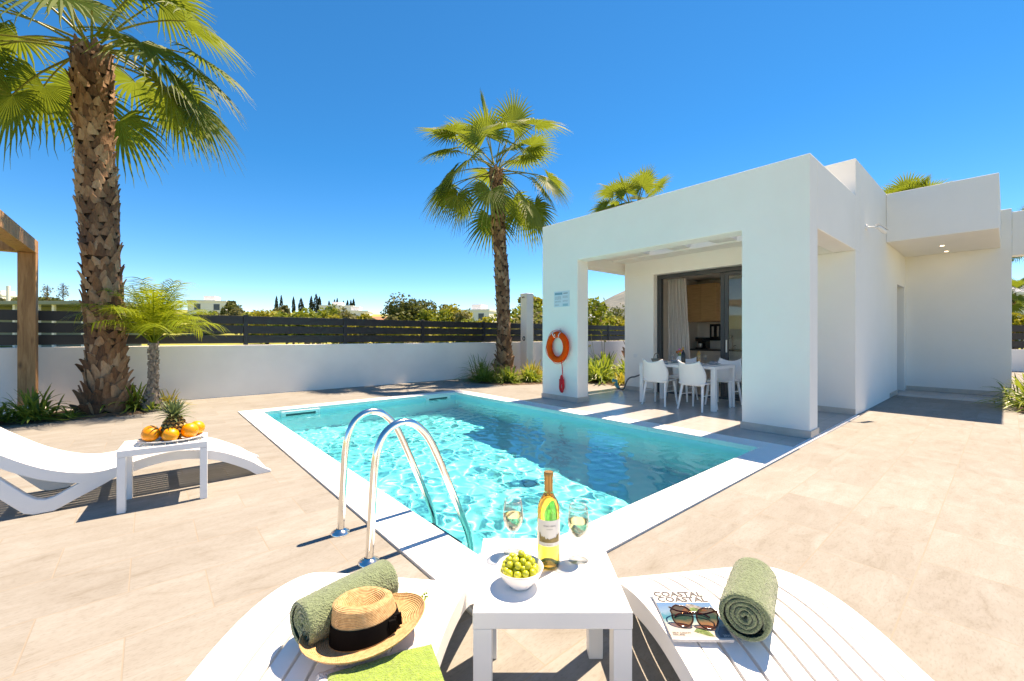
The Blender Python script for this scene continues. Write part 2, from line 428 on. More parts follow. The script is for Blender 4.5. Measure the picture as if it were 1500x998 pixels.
    simple('napkin_grey', (.36,.36,.38), .8, var=.1); simple('wicker', (.33,.25,.18), .8, var=.3, vscale=90)
    # landscape
    k = NT('meadow'); b = k.bsdf((.2,.2,.05), .95); p = k.pos(); n = k.noise(p, .06, 8, .65); n2 = k.noise(p, 1.5, 6, .7)
    f = k.math('ADD', k.math('MULTIPLY', n.outputs['Fac'], .6), k.math('MULTIPLY', n2.outputs['Fac'], .4))
    k.l(k.ramp(f, [(.3,(.10,.13,.022)),(.5,(.24,.25,.045)),(.62,(.34,.30,.09)),(.75,(.36,.29,.16))]), b.inputs['Base Color']); MAT['meadow'] = k.mat
    k = NT('dry_hill'); b = k.bsdf((.2,.2,.1), .95); p = k.pos(); n = k.noise(p, .012, 8, .7); n2 = k.noise(p, .05, 4, .7)
    f = k.math('ADD', k.math('MULTIPLY', n.outputs['Fac'], .5), k.math('MULTIPLY', n2.outputs['Fac'], .5))
    k.l(k.ramp(f, [(.35,(.065,.085,.085)),(.5,(.105,.125,.12)),(.65,(.19,.185,.165))]), b.inputs['Base Color']); MAT['hill'] = k.mat
    simple('far_white', (.78,.77,.75), .8, var=.05, vscale=.6); simple('far_grey', (.40,.41,.41), .8, var=.05, vscale=.6)
    simple('far_glass', (.05,.065,.08), .2, var=.2); simple('terracotta', (.36,.16,.09), .8, var=.25, vscale=2); simple('shed_roof', (.20,.24,.20), .6, var=.15, vscale=1)
    simple('pole_wood', (.24,.12,.08), .8, var=.2); simple('concrete', (.42,.40,.37), .85, var=.1, vscale=5, bump=.3, bscale=40)
build_materials()
# ================================================================ the setting: ground, terrace, pool, water
PX0, PX1, PY0, PY1 = 1.44, 5.25, 1.84, 8.10          # pool, inside the coping
CX0, CX1, CY0, CY1 = 1.125, 5.58, 1.535, 8.40        # coping, outer edge
WALL_Y = 10.65
HILL = [(at(1010, 1050), 230, 112), (at(1180, 1300), 300, 110), (at(700, 2200), 500, 25)]

def ground_z(x, y):
    d = math.hypot(x, y)
    t = min(1, max(0, (d - 42) / 110)); t = t*t*(3 - 2*t)
    ang = math.atan2(y, x) - YAW
    side = 0.5 + 0.5*math.tanh((ang + 0.15) * 6)       # the slope rises mostly to the left of the view
    z = -0.08 + t * (2.0 + 6.5*side) + t*0.5*mnoise.noise(Vector((x*.02, y*.02, 0)))
    for c, s, h in HILL:
        z += h * math.exp(-((x-c.x)**2 + (y-c.y)**2) / (2*s*s)) * (1 + .22*mnoise.noise(Vector((x*.006, y*.006, 3))))
    return z

def build_ground():
    rings = [0.6]
    while rings[-1] < 3800: rings.append(rings[-1]*1.09 + .25)
    na = 180; vs = []; fs = []; mi = []
    for r in rings:
        for k in range(na):
            a = 2*PI*k/na; x, y = r*math.cos(a), r*math.sin(a)
            vs.append((x, y, ground_z(x, y)))
    inside = lambda p: .3 < p[0] < 6.8 and .7 < p[1] < 9.6
    for i in range(len(rings)-1):
        for k in range(na):
            q = (i*na+k, (i+1)*na+k, (i+1)*na+(k+1) % na, i*na+(k+1) % na)
            if any(inside(vs[j]) for j in q) and rings[i] < 16: continue
            fs.append(q); mi.append(1 if rings[i] > 420 else 0)
    mb = MB(); mb.v = vs; mb.f = fs; mb.m = mi
    o = mb.build('ground', [MAT['meadow'], MAT['hill']], smooth='all'); tag(o, kind='structure')

def build_terrace():
    mb = MB()
    X0, X1, Y0, Y1 = -9.0, 24.0, -9.0, WALL_Y
    g = .012
    def sheet(x0, x1, y0, y1, z=0.0): mb.add([(x0,y0,z),(x1,y0,z),(x1,y1,z),(x0,y1,z)], [(0,1,2,3)])
    sheet(X0, CX0-g, Y0, Y1); sheet(CX1, X1, Y0, CY0-g); sheet(CX0-g, CX1, Y0, CY0-g)
    sheet(CX0-g, CX1, CY1+g, Y1); sheet(CX1, X1, CY0-g, Y1)
    o = mb.build('terrace', MAT['tile']); tag(o, kind='structure')
    mb = MB()
    mb.add([(CX0-.05,CY0-.05,-.03),(CX0+.01,CY0-.05,-.03),(CX0+.01,CY1+.05,-.03),(CX0-.05,CY1+.05,-.03)], [(0,1,2,3)])
    mb.add([(CX0-.05,CY0-.05,-.032),(CX1+.05,CY0-.05,-.032),(CX1+.05,CY0+.01,-.032),(CX0-.05,CY0+.01,-.032)], [(0,1,2,3)])
    mb.add([(CX0-.05,CY1-.01,-.034),(CX1+.05,CY1-.01,-.034),(CX1+.05,CY1+.05,-.034),(CX0-.05,CY1+.05,-.034)], [(0,1,2,3)])
    o = mb.build('drain_channel', MAT['dark_gap']); tag(o, kind='structure')
    # porch floor, 4 mm above the terrace, and the niche floor by the side door
    mb = MB()
    def sheet2(x0, x1, y0, y1, z): mb.add([(x0,y0,z),(x1,y0,z),(x1,y1,z),(x0,y1,z)], [(0,1,2,3)])
    sheet2(CX1, 13.7, 1.60, 6.25, .006); sheet2(12.15, 13.72, .05, 1.60, .004)
    o = mb.build('porch_floor', MAT['porch']); tag(o, kind='structure')
    # coping of white slabs
    mb = MB(); z0, z1 = -.045, .012
    def slabs(x0, x1, y0, y1, axis, n):
        for i in range(n):
            if axis == 'x':
                a, b_ = x0+(x1-x0)*i/n, x0+(x1-x0)*(i+1)/n; mb.box(a+.001, b_-.001, y0, y1, z0, z1)
            else:
                a, b_ = y0+(y1-y0)*i/n, y0+(y1-y0)*(i+1)/n; mb.box(x0, x1, a+.001, b_-.001, z0, z1)
    slabs(CX0, PX0, CY0, CY1, 'y', 8); slabs(PX1, CX1, CY0, CY1, 'y', 8)
    slabs(PX0, PX1, CY0, PY0, 'x', 5); slabs(PX0, PX1, PY1, CY1, 'x', 5)
    slabs(CX1, 8.6, CY0, CY0+.06, 'x', 4)
    o = mb.build('pool_coping', MAT['coping_white'], bevel=.004); tag(o, kind='structure')

def build_pool():
    x0, x1, y0, y1 = PX0-.02, PX1+.02, PY0-.02, PY1+.02; zb, zt = -1.45, -.03
    mb = MB()
    def grid(o_, u, w, nu, nv):
        rows = [[Vector(o_) + Vector(u)*(i/nu) + Vector(w)*(j/nv) for i in range(nu+1)] for j in range(nv+1)]
        mb.strip(rows)
    grid((x0,y0,zb),(x1-x0,0,0),(0,y1-y0,0),4,6)
    grid((x0,y1,zb),(x1-x0,0,0),(0,0,zt-zb),4,2); grid((x1,y0,zb),(x0-x1,0,0),(0,0,zt-zb),4,2)
    grid((x0,y0,zb),(0,y1-y0,0),(0,0,zt-zb),6,2); grid((x1,y1,zb),(0,y0-y1,0),(0,0,zt-zb),6,2)
    o = mb.build('pool_basin', MAT['liner']); tag(o, kind='structure')
    o.cycles.is_caustics_receiver = True
    # rippled water sheet
    zw = -.10; st = .0125
    nx, ny = int((x1-x0)/st), int((y1-y0)/st)
    gx = np.linspace(x0, x1, nx+1); gy = np.linspace(y0, y1, ny+1); X, Y = np.meshgrid(gx, gy)
    rng = np.random.default_rng(5); Z = np.zeros_like(X)
    for i in range(46):
        lam = rng.uniform(.12, .24); th = rng.uniform(0, 2*PI); k = 2*PI/lam
        amp = WAVE * (lam/.165)**1.5
        ph = rng.uniform(0, 2*PI)
        wx = X + .05*np.sin(2.1*Y + i) + .03*np.sin(4.7*X + 1.3*i); wy = Y + .05*np.sin(1.9*X + 2*i) + .03*np.sin(5.1*Y + .7*i)
        Z += amp*np.sin(k*(wx*math.cos(th) + wy*math.sin(th)) + ph)
    vs = np.stack([X.ravel(), Y.ravel(), (zw + Z).ravel()], 1)
    idx = np.arange((nx+1)*(ny+1)).reshape(ny+1, nx+1)
    fs = np.stack([idx[:-1,:-1].ravel(), idx[:-1,1:].ravel(), idx[1:,1:].ravel(), idx[1:,:-1].ravel()], 1)
    me = bpy.data.meshes.new('water'); me.from_pydata(vs.tolist(), [], fs.tolist()); me.materials.append(MAT['water'])
    me.polygons.foreach_set('use_smooth', [True]*len(me.polygons)); me.update()
    o = put(bpy.data.objects.new('water', me)); tag(o, kind='structure'); o.cycles.is_caustics_caster = True
WAVE = .00025
build_ground(); build_terrace(); build_pool()
# ================================================================ villa
FX = 6.2; BX = 8.61; SY = 1.587
def build_villa():
    v = thing('villa', 'white flat roofed villa with open porch, sliding door and side canopy', 'house', (8.6, 3.8, 0))
    RM = MAT['render']
    # porch front: two piers and the beam over them, one piece
    mb = MB()
    zl = 2.73; zt = 3.54
    out = [(SY,0),(2.385,0),(2.385,zl),(5.335,zl),(5.335,0),(6.285,0),(6.285,zt),(SY,zt)]
    n = len(out); vs = [(FX, y, z) for y, z in out] + [(FX+.32, y, z) for y, z in out]
    quads = [(0,1,2,7),(2,3,6,7),(3,4,5,6)]
    fs = [tuple(reversed(q)) for q in quads] + [tuple(i+n for i in q) for q in quads] + [(i,(i+1)%n,n+(i+1)%n,n+i) for i in range(n)]
    mb.add(vs, fs); mb.build('porch_front', RM, v, bevel=.012, world=True)
    mb = MB(); mb.box(FX+.322, BX-.002, SY, SY+.3, 2.655, zt-.002); mb.build('side_beam', RM, v, bevel=.012, world=True)
    mb = MB(); mb.box(FX+.322, BX+5.0, 5.985, 6.285, 2.80, zt-.002); mb.build('side_beam', RM, v, bevel=.012, world=True)
    # roof over the porch: beams with open bays
    mb = MB(); xa, xb, xc = FX+.322, 8.17, BX-.003
    mb.box(xb, xc, SY+.302, 5.983, 3.0, 3.32)
    for a, b_ in ((SY+.302, 2.55), (3.22, 3.60), (4.10, 4.455), (5.0, 5.983)): mb.box(xa, xb-.002, a, b_, 3.03, 3.30)
    mb.build('porch_roof', RM, v, bevel=.006, world=True)
    # back wall with the sliding door opening, tall block above
    d0, d1, dz = 2.45, 5.18, 2.655
    mb = MB(); mb.box(BX, BX+.3, d1, 5.94, 0, dz); mb.box(BX, BX+.3, SY, d0, 0, dz); mb.box(BX, BX+.3, SY, 5.94, dz, 4.13)
    mb.build('back_wall', RM, v, bevel=.008, world=True)
    mb = MB(); mb.box(BX+.302, 12.5, SY, SY+.28, 0, 4.128); mb.box(12.5, 13.48, SY, SY+.28, 2.42, 4.128); mb.box(13.48, 13.698, SY, SY+.28, 0, 4.128)
    mb.build('side_wall', RM, v, world=True)
    mb = MB(); mb.box(BX+.302, 14.0, 5.66, 5.938, 0, 4.126); mb.box(13.72, 14.0, SY+.282, 5.658, 0, 4.126); mb.build('rear_wall', RM, v, world=True)
    mb = MB(); sx0, sx1, sy0, sy1 = 10.2, 11.4, 2.1, 3.3  # unseen skylight opening, added to let daylight brighten the kitchen
    mb.box(BX+.302, sx0, SY+.282, 5.658, 3.6, 3.85); mb.box(sx1, 13.718, SY+.282, 5.658, 3.6, 3.85); mb.box(sx0, sx1, SY+.282, sy0, 3.6, 3.85); mb.box(sx0, sx1, sy1, 5.658, 3.6, 3.85); mb.build('roof', RM, v, world=True)
    # side door set back in its opening
    mb = MB(); mb.box(12.502, 13.478, SY+.16, SY+.21, .01, 2.418); dr = mb.build('side_door', MAT['far_grey'], v, world=True)
    mb = MB(); mb.tube([(13.37, SY+.158, 1.02), (13.37, SY+.11, 1.02), (13.26, SY+.11, 1.02)], .011, 8); mb.build('handle', MAT['satin_steel'], dr, world=True, smooth=True)
    # canopy over the side door with two lit downlights
    mb = MB(); mb.box(11.2, 13.698, .10, SY-.002, 3.15, 4.115); mb.build('canopy', RM, v, bevel=.01, world=True)
    for (x, y) in ((12.45, .885), (13.35, .885)):
        mb = MB(); mb.lathe([(.055,0),(.055,-.006),(.038,-.008),(.036,.0)], (x, y, 3.149), 20, cap=False); f = mb.build('downlight', MAT['white_paint'], v, world=True, smooth=True)
        mb = MB(); mb.lathe([(.0001,-.003),(.036,-.003)], (x, y, 3.149), 20, cap=False); mb.build('lamp', MAT['lamp'], f, world=True)
    mb = MB(); mb.box(13.7, 13.998, -.05, SY+.2815, 0, 3.95); mb.build('end_wall', RM, v, bevel=.01, world=True)
    mb = MB(); mb.box(13.75, 14.05, -5.2, -.052, 2.965, 3.88); mb.box(13.75, 14.05, -5.2, -4.8, 0, 2.963); mb.build('carport_beam', RM, v, bevel=.01, world=True)
    # skirting
    h = .095; t = .014
    def sk(x0, x1, y0, y1, z=.006):
        mb = MB(); mb.box(x0, x1, y0, y1, z, z+h); mb.build('skirting', MAT['skirting_stone'], v, bevel=.002, world=True)
    sk(FX-t, FX, SY-t, 2.385+t); sk(FX, FX+.32+t, SY-t, SY-.001); sk(FX, FX+.32+t, 2.386, 2.385+t)
    sk(FX-t, FX, 5.335-t, 6.285+t); sk(FX, FX+.32+t, 5.335-t, 5.334); sk(FX, FX+.32+t, 6.286, 6.285+t); sk(FX+.321, FX+.32+t, 5.335, 6.285); sk(FX+.321, FX+.32+t, SY, 2.385)
    sk(BX-t, BX-.001, d1, 5.94); sk(BX-t, BX-.001, SY, d0); sk(13.7-t, 13.699, -.05, SY-t)
    sk(11.6, 12.5, SY-t, SY-.001)
    # kitchen behind the door
    mb = MB(); xi = BX+.302
    mb.add([(xi,1.87,.008),(13.7,1.87,.008),(13.7,5.65,.008),(xi,5.65,.008)], [(0,1,2,3)])
    mb.build('room_floor', MAT['room_floor'], v, world=True)
    mb = MB()
    mb.box(xi, 13.7, 5.6, 5.655, .01, 2.8); mb.box(11.55, 11.6, 1.9, 5.598, .01, 2.8); mb.box(xi, 13.7, 1.872, 1.9, .01, 2.8); mb.box(xi, sx0, 1.9, 5.598, 2.8, 2.85); mb.box(sx1, 11.6, 1.9, 5.598, 2.8, 2.85); mb.box(sx0, sx1, 1.9, sy0, 2.8, 2.85); mb.box(sx0, sx1, sy1, 5.598, 2.8, 2.85)
    mb.box(sx0-.03, sx0, sy0-.03, sy1+.03, 2.851, 3.599); mb.box(sx1, sx1+.03, sy0-.03, sy1+.03, 2.851, 3.599); mb.box(sx0+.001, sx1-.001, sy0-.03, sy0, 2.851, 3.599); mb.box(sx0+.001, sx1-.001, sy1, sy1+.03, 2.851, 3.599)  # shaft sides of the added skylight, between ceiling and roof
    mb.build('room_lining', MAT['room_wall'], v, world=True)
    # sliding door: frame, fixed stile, one glazed leaf
    fx0, fx1 = BX+.15, BX+.25
    mb = MB(); mb.box(fx0, fx1, d1-.10, d1-.001, .01, dz-.002); mb.box(fx0, fx1, d0+.001, d0+.06, .01, dz-.002)
    mb.box(fx0, fx1, d0+.06, d1-.10, dz-.09, dz-.002); mb.box(fx0, fx1, d0+.06, d1-.10, .008, .04)
    sd = mb.build('sliding_door', MAT['graphite_frame'], v, bevel=.004, world=True)
    for k, (a, b_, x) in enumerate(((d0+.065, 3.70, BX+.165), (d0+.16, 3.80, BX+.212))):
        mb = MB(); za, zb = .045, dz-.095; w = .075
        mb.box(x, x+.035, a, a+w, za, zb); mb.box(x, x+.035, b_-w, b_, za, zb); mb.box(x, x+.035, a+w, b_-w, zb-w, zb); mb.box(x, x+.035, a+w, b_-w, za, za+w)
        lf = mb.build('door_leaf', MAT['graphite_frame'], sd, bevel=.003, world=True)
    mb = MB(); mb.box(BX+.18, BX+.184, d0+.145, 3.622, .125, dz-.175); mb.build('door_glass', MAT['window_glass'], sd, world=True)
    mb = MB(); mb.box(BX+.148, BX+.1645, 3.645, 3.672, .95, 1.2); mb.build('handle', MAT['satin_steel'], sd, bevel=.004, world=True)
    # socket by the door
    mb = MB(); mb.box(BX-.012, BX-.0005, 5.60, 5.69, .78, .87); mb.build('socket', MAT['white_paint'], v, bevel=.003, world=True)
    return v
build_villa()

def build_kitchen():
    # things standing or hanging in the room
    c = thing('wall_cabinet', 'oak veneer kitchen cabinet hung on the wall inside the open door', 'cabinet', (11.2, 5.2, 1.68))
    mb = MB(); mb.box(10.95, 11.545, 4.82, 5.59, 1.66, 2.64); mb.build('carcass', MAT['oak'], c, world=True, bevel=.003)
    for a, b_ in ((4.825, 5.205), (5.21, 5.585)):
        mb = MB(); mb.box(10.927, 10.948, a, b_, 1.665, 2.635); mb.build('door', MAT['oak'], c, world=True, bevel=.002)
    k = thing('kitchen_counter', 'white kitchen counter with a dark worktop behind the dining table', 'counter', (11.2, 4.2, 0))
    mb = MB(); mb.box(10.93, 11.545, 3.7, 5.59, .1, .90); mb.build('cabinet', MAT['kitchen_white'], k, world=True, bevel=.004)
    mb = MB(); mb.box(10.89, 11.545, 3.66, 5.59, .901, .94); mb.build('worktop', MAT['worktop'], k, world=True, bevel=.004)
    for y in (3.9, 4.5, 5.1):
        mb = MB(); mb.tube([(10.91, y, .80), (10.91, y+.3, .80)], .008, 8); mb.build('handle', MAT['satin_steel'], k, world=True, smooth=True)
    fr = thing('fridge', 'tall dark fridge beside the kitchen counter behind the glass leaf', 'fridge', (11.2, 3.3, .01))
    mb = MB(); mb.box(10.9, 11.54, 2.95, 3.64, .01, 1.98); mb.build('body', MAT['black_appliance'], fr, world=True, bevel=.01)
    mb = MB(); mb.tube([(10.87, 3.56, .9), (10.87, 3.56, 1.6)], .012, 8); mb.build('handle', MAT['satin_steel'], fr, world=True, smooth=True)
    z = .942
    m = thing('coffee_machine', 'small black coffee machine on the dark kitchen worktop', 'coffee machine', (11.2, 5.3, z))
    mb = MB(); mb.box(11.2,11.45,5.2,5.42,z,z+.30); mb.box(11.05,11.2,5.2,5.42,z,z+.03); mb.box(11.05,11.2,5.2,5.42,z+.2,z+.30); mb.build('body', MAT['black_appliance'], m, world=True, bevel=.015)
    mb = MB(); mb.lathe([(.001,z+.031),(.05,z+.031),(.062,z+.08),(.055,z+.14),(.05,z+.14)], (11.11,5.31,0), 20); mb.build('jug', MAT['satin_steel'], m, world=True, smooth=True)
    tp = thing('kitchen_tap', 'slim steel tap standing on the kitchen worktop', 'tap', (11.35, 4.6, z))
    mb = MB(); mb.tube([(11.4,4.6,z),(11.4,4.6,z+.28),(11.38,4.6,z+.34),(11.32,4.6,z+.37),(11.25,4.6,z+.35),(11.22,4.6,z+.28)], .014, 10); mb.build('spout', MAT['steel'], tp, world=True, smooth=True)
    mb = MB(); mb.tube([(11.4,4.6,z+.07),(11.4,4.52,z+.11)], .009, 8); mb.build('lever', MAT['steel'], tp, world=True, smooth=True)
    kr = thing('knife_rack', 'black rack of steel kitchen knives on the wall below the oak cabinet', 'knife rack', (11.54, 5.0, 1.4))
    mb = MB(); mb.box(11.515,11.548,4.80,5.24,1.16,1.60); mb.build('board', MAT['black_appliance'], kr, world=True)
    for i, y in enumerate((4.88, 5.02, 5.16)):
        mb = MB(); mb.box(11.50,11.512,y-.028,y+.028,1.26,1.54); mb.build('knife', MAT['satin_steel'], kr, world=True, bevel=.004)
    # curtain gathered at the left of the opening
    ct = thing('curtain', 'beige floor length curtain gathered beside the open sliding door', 'curtain', (9.05, 4.85, .02))
    mb = MB(); rows = []
    for j in range(25):
        z = .03 + 2.53*j/24; row = []
        for i in range(121):
            u = i/120; pin = .75 + .25*(1 - j/24)
            row.append((9.03 + (.045 + .02*math.sin(j*.35+1))*math.sin(u*11*2*PI + .25*math.sin(j*.3)) + .012*math.sin(u*37+j*.2), 5.06 - u*.56*pin, z))
        rows.append(row)
    mb.strip(rows); o = mb.build('cloth', MAT['curtain_cloth'], ct, world=True, smooth='all')
    mb = MB(); mb.tube([(9.03,5.1,2.6),(9.03,2.5,2.6)], .012, 8); mb.build('rail', MAT['white_paint'], ct, world=True, smooth=True)
build_kitchen()

# ================================================================ things on the villa walls
def build_wall_things():
    # lifebuoy
    c = Vector((FX-.085, 5.773, 1.062))
    L = thing('lifebuoy', 'orange lifebuoy ring hanging on the white pier beside the pool', 'lifebuoy', c)
    mb = MB(); pts = [(0, .225*math.cos(a), .25*math.sin(a)) for a in [2*PI*i/48 for i in range(48)]]
    mb.tube(pts, .062, 20, closed=True); mb.build('ring', MAT['orange_foam'], L, smooth='all')
    for a in (1.25, 1.95):
        mb = MB(); mb.tube([(0, .225*math.cos(a+e), .25*math.sin(a+e)) for e in (-.035,-.018,0,.018,.035)], .0635, 20, caps=False); mb.build('band', MAT['reflective_tape'], L, smooth='all')
    mb = MB(); pts = []
    for i in range(97):
        a = 2*PI*i/96; s = abs(math.sin(2*(a-.5))); rr = .31 + .018*s
        pts.append((-.012 + .012*math.sin(a*5), (rr-.022)*math.cos(a), (rr+.006)*math.sin(a)))
    mb.tube(pts, .005, 6); mb.build('grab_line', MAT['orange_foam'], L, smooth='all')
    h = thing('wall_hook', 'small metal hook holding the orange lifebuoy on the pier', 'hook', (FX, 5.773, 1.36))
    mb = MB(); mb.tube([(0,0,.03),(-.03,0,.025),(-.10,0,-.09),(-.16,0,-.085),(-.168,0,-.05)], .009, 8); mb.build('hook_arm', MAT['satin_steel'], h, smooth=True)
    mb = MB(); mb.box(-.008,-.0005,-.025,.025,-.02,.07); mb.build('plate', MAT['satin_steel'], h, bevel=.002)
    r = thing('throw_rope', 'bundle of red throw rope hanging below the orange lifebuoy', 'rope', (FX-.03, 5.69, .78))
    mb = MB(); mb.tube([(-.02,.01,.0),(-.01,.002,-.1),(-.008,-.005,-.2),(-.005,0,-.26)], .008, 8); mb.build('line', MAT['red_rope'], r, smooth='all')
    mb = MB(); rg = random.Random(3)
    for i in range(9):
        w = .036 + .026*rg.random(); z0 = -.27 - .03*rg.random(); z1 = -.56 - .055*rg.random(); x = -.012 - .035*rg.random(); y0 = rg.uniform(-.012,.012)
        pts = [(x + .006*math.sin(a*2+i), y0 + w*math.sin(a)*(0.45+.55*(.5-.5*math.cos(a))), (z0+z1)/2 + (z0-z1)/2*math.cos(a)) for a in [2*PI*k/28 for k in range(28)]]
        mb.tube(pts, .0105, 7, closed=True)
    mb.build('coil', MAT['red_rope'], r, smooth='all')
    mb = MB()
    for i in range(6):
        z = -.36 - .016*i; mb.tube([(-.028+.042*math.cos(a), .044*math.sin(a), z + .004*math.sin(a)) for a in [2*PI*k/16 for k in range(16)]], .0085, 6, closed=True)
    mb.build('wrapping', MAT['red_rope'], r, smooth='all')
    # pool rules notice
    n = thing('pool_notice', 'pale blue printed notice fixed to the white pier above the lifebuoy', 'sign', (FX-.004, 5.735, 2.01))
    mb = MB(); mb.box(-.004, .003, -.205, .205, -.155, .155); mb.build('board', MAT['sign_pale'], n, bevel=.002)
    def lay(vs, fs, cy, cz, m, name, x=-.0055):
        b = MB(); b.add([(x, cy - p[0], cz + p[1]) for p in vs], fs); return b.build(name, m, n)
    def plate(y0, y1, z0, z1, m, name):
        b = MB(); b.add([(-.0048,y0,z0),(-.0048,y1,z0),(-.0048,y1,z1),(-.0048,y0,z1)], [(0,3,2,1)]); return b.build(name, m, n)
    # the photograph resolves a heading bar and blocks of tiny print only
    plate(-.02, .185, .085, .13, MAT['sign_blue'], 'heading_bar'); plate(-.16, -.045, .095, .12, MAT['sign_grey'], 'subheading')
    plate(-.165, -.03, -.145, -.095, MAT['sign_cyan'], 'footer_block')
    rg = random.Random(11)
    for (y0, y1, z0, z1) in ((.02,.175,-.015,.055), (-.165,-.03,.005,.06), (.02,.18,-.075,-.035), (-.16,-.03,-.07,-.03), (.07,.185,-.14,-.105)):
        z = z1; b = MB()
        while z - .009 > z0:
            y = y1
            while y > y0:
                w = rg.uniform(.012,.038); b.add([(-.0049,max(y0,y-w),z-.008),(-.0049,y,z-.008),(-.0049,y,z),(-.0049,max(y0,y-w),z)], [(0,3,2,1)]); y -= w+.008
            z -= .0165
        b.build('small_print', MAT['sign_grey'], n)
    # security camera
    s = thing('security_camera', 'white bullet security camera on the side wall near the canopy', 'camera', (9.34, SY, 3.14))
    mb = MB(); mb.lathe([(.045,0),(.045,.02),(.03,.03)], (0,0,0), 20); mb.v = [(p[0], -p[2]-.0005, p[1]) for p in mb.v]; mb.build('wall_plate', MAT['white_paint'], s, smooth=True)
    mb = MB(); mb.tube([(0,-.02,0),(.03,-.10,-.005),(.10,-.15,-.02)], .014, 10); mb.build('arm', MAT['white_paint'], s, smooth=True)
    d = Vector((.86,-.35,-.36)).normalized(); p0 = Vector((.06,-.145,-.005))
    mb = MB(); mb.tube([p0, p0+d*.02, p0+d*.21], [.02,.034,.036], 16); bd = mb.build('housing', MAT['white_paint'], s, smooth=True)
    mb = MB(); mb.tube([p0+d*.2101, p0+d*.216], .030, 16); mb.build('lens', MAT['lens_black'], bd, smooth=True)
    sw = Vector((0,0,.042)); mb = MB(); mb.bar(p0+sw-d*.01, p0+sw+d*.245, .07, .004); mb.build('sunshade', MAT['white_paint'], bd, bevel=.001)
    # hose
    hs = thing('garden_hose', 'grey garden hose drooping from the villa wall to a teal nozzle', 'hose', (8.5, 5.9, 0))
    pts = [(8.59,5.15,.62),(8.54,5.18,.58),(8.45,5.32,.45),(8.40,5.5,.36),(8.39,5.62,.33),(8.40,5.72,.26),(8.42,5.80,.12),(8.45,5.86,.035),(8.50,5.97,.02),(8.56,6.07,.02)]
    mb = MB(); mb.tube(smooth_path(pts, 6), .017, 8); mb.build('tube', MAT['hose_grey'], hs, world=True, smooth='all')
    mb = MB(); mb.tube([(8.56,6.07,.03),(8.60,6.15,.06),(8.62,6.22,.12)], [.03,.04,.028], 10); mb.tube([(8.60,6.15,.06),(8.60,6.17,.19),(8.57,6.26,.20)], [.028,.035,.045], 10); mb.build('nozzle', MAT['hose_teal'], hs, world=True, smooth='all')

def smooth_path(pts, n=6):
    pts = [Vector(p) for p in pts]; out = []
    for i in range(len(pts)-1):
        p0 = pts[max(0,i-1)]; p1 = pts[i]; p2 = pts[i+1]; p3 = pts[min(len(pts)-1, i+2)]
        for k in range(n):
            t = k/n
            out.append(.5*((2*p1) + (p2-p0)*t + (2*p0-5*p1+4*p2-p3)*t*t + (3*p1-p0-3*p2+p3)*t**3))
    out.append(pts[-1]); return out
build_wall_things()

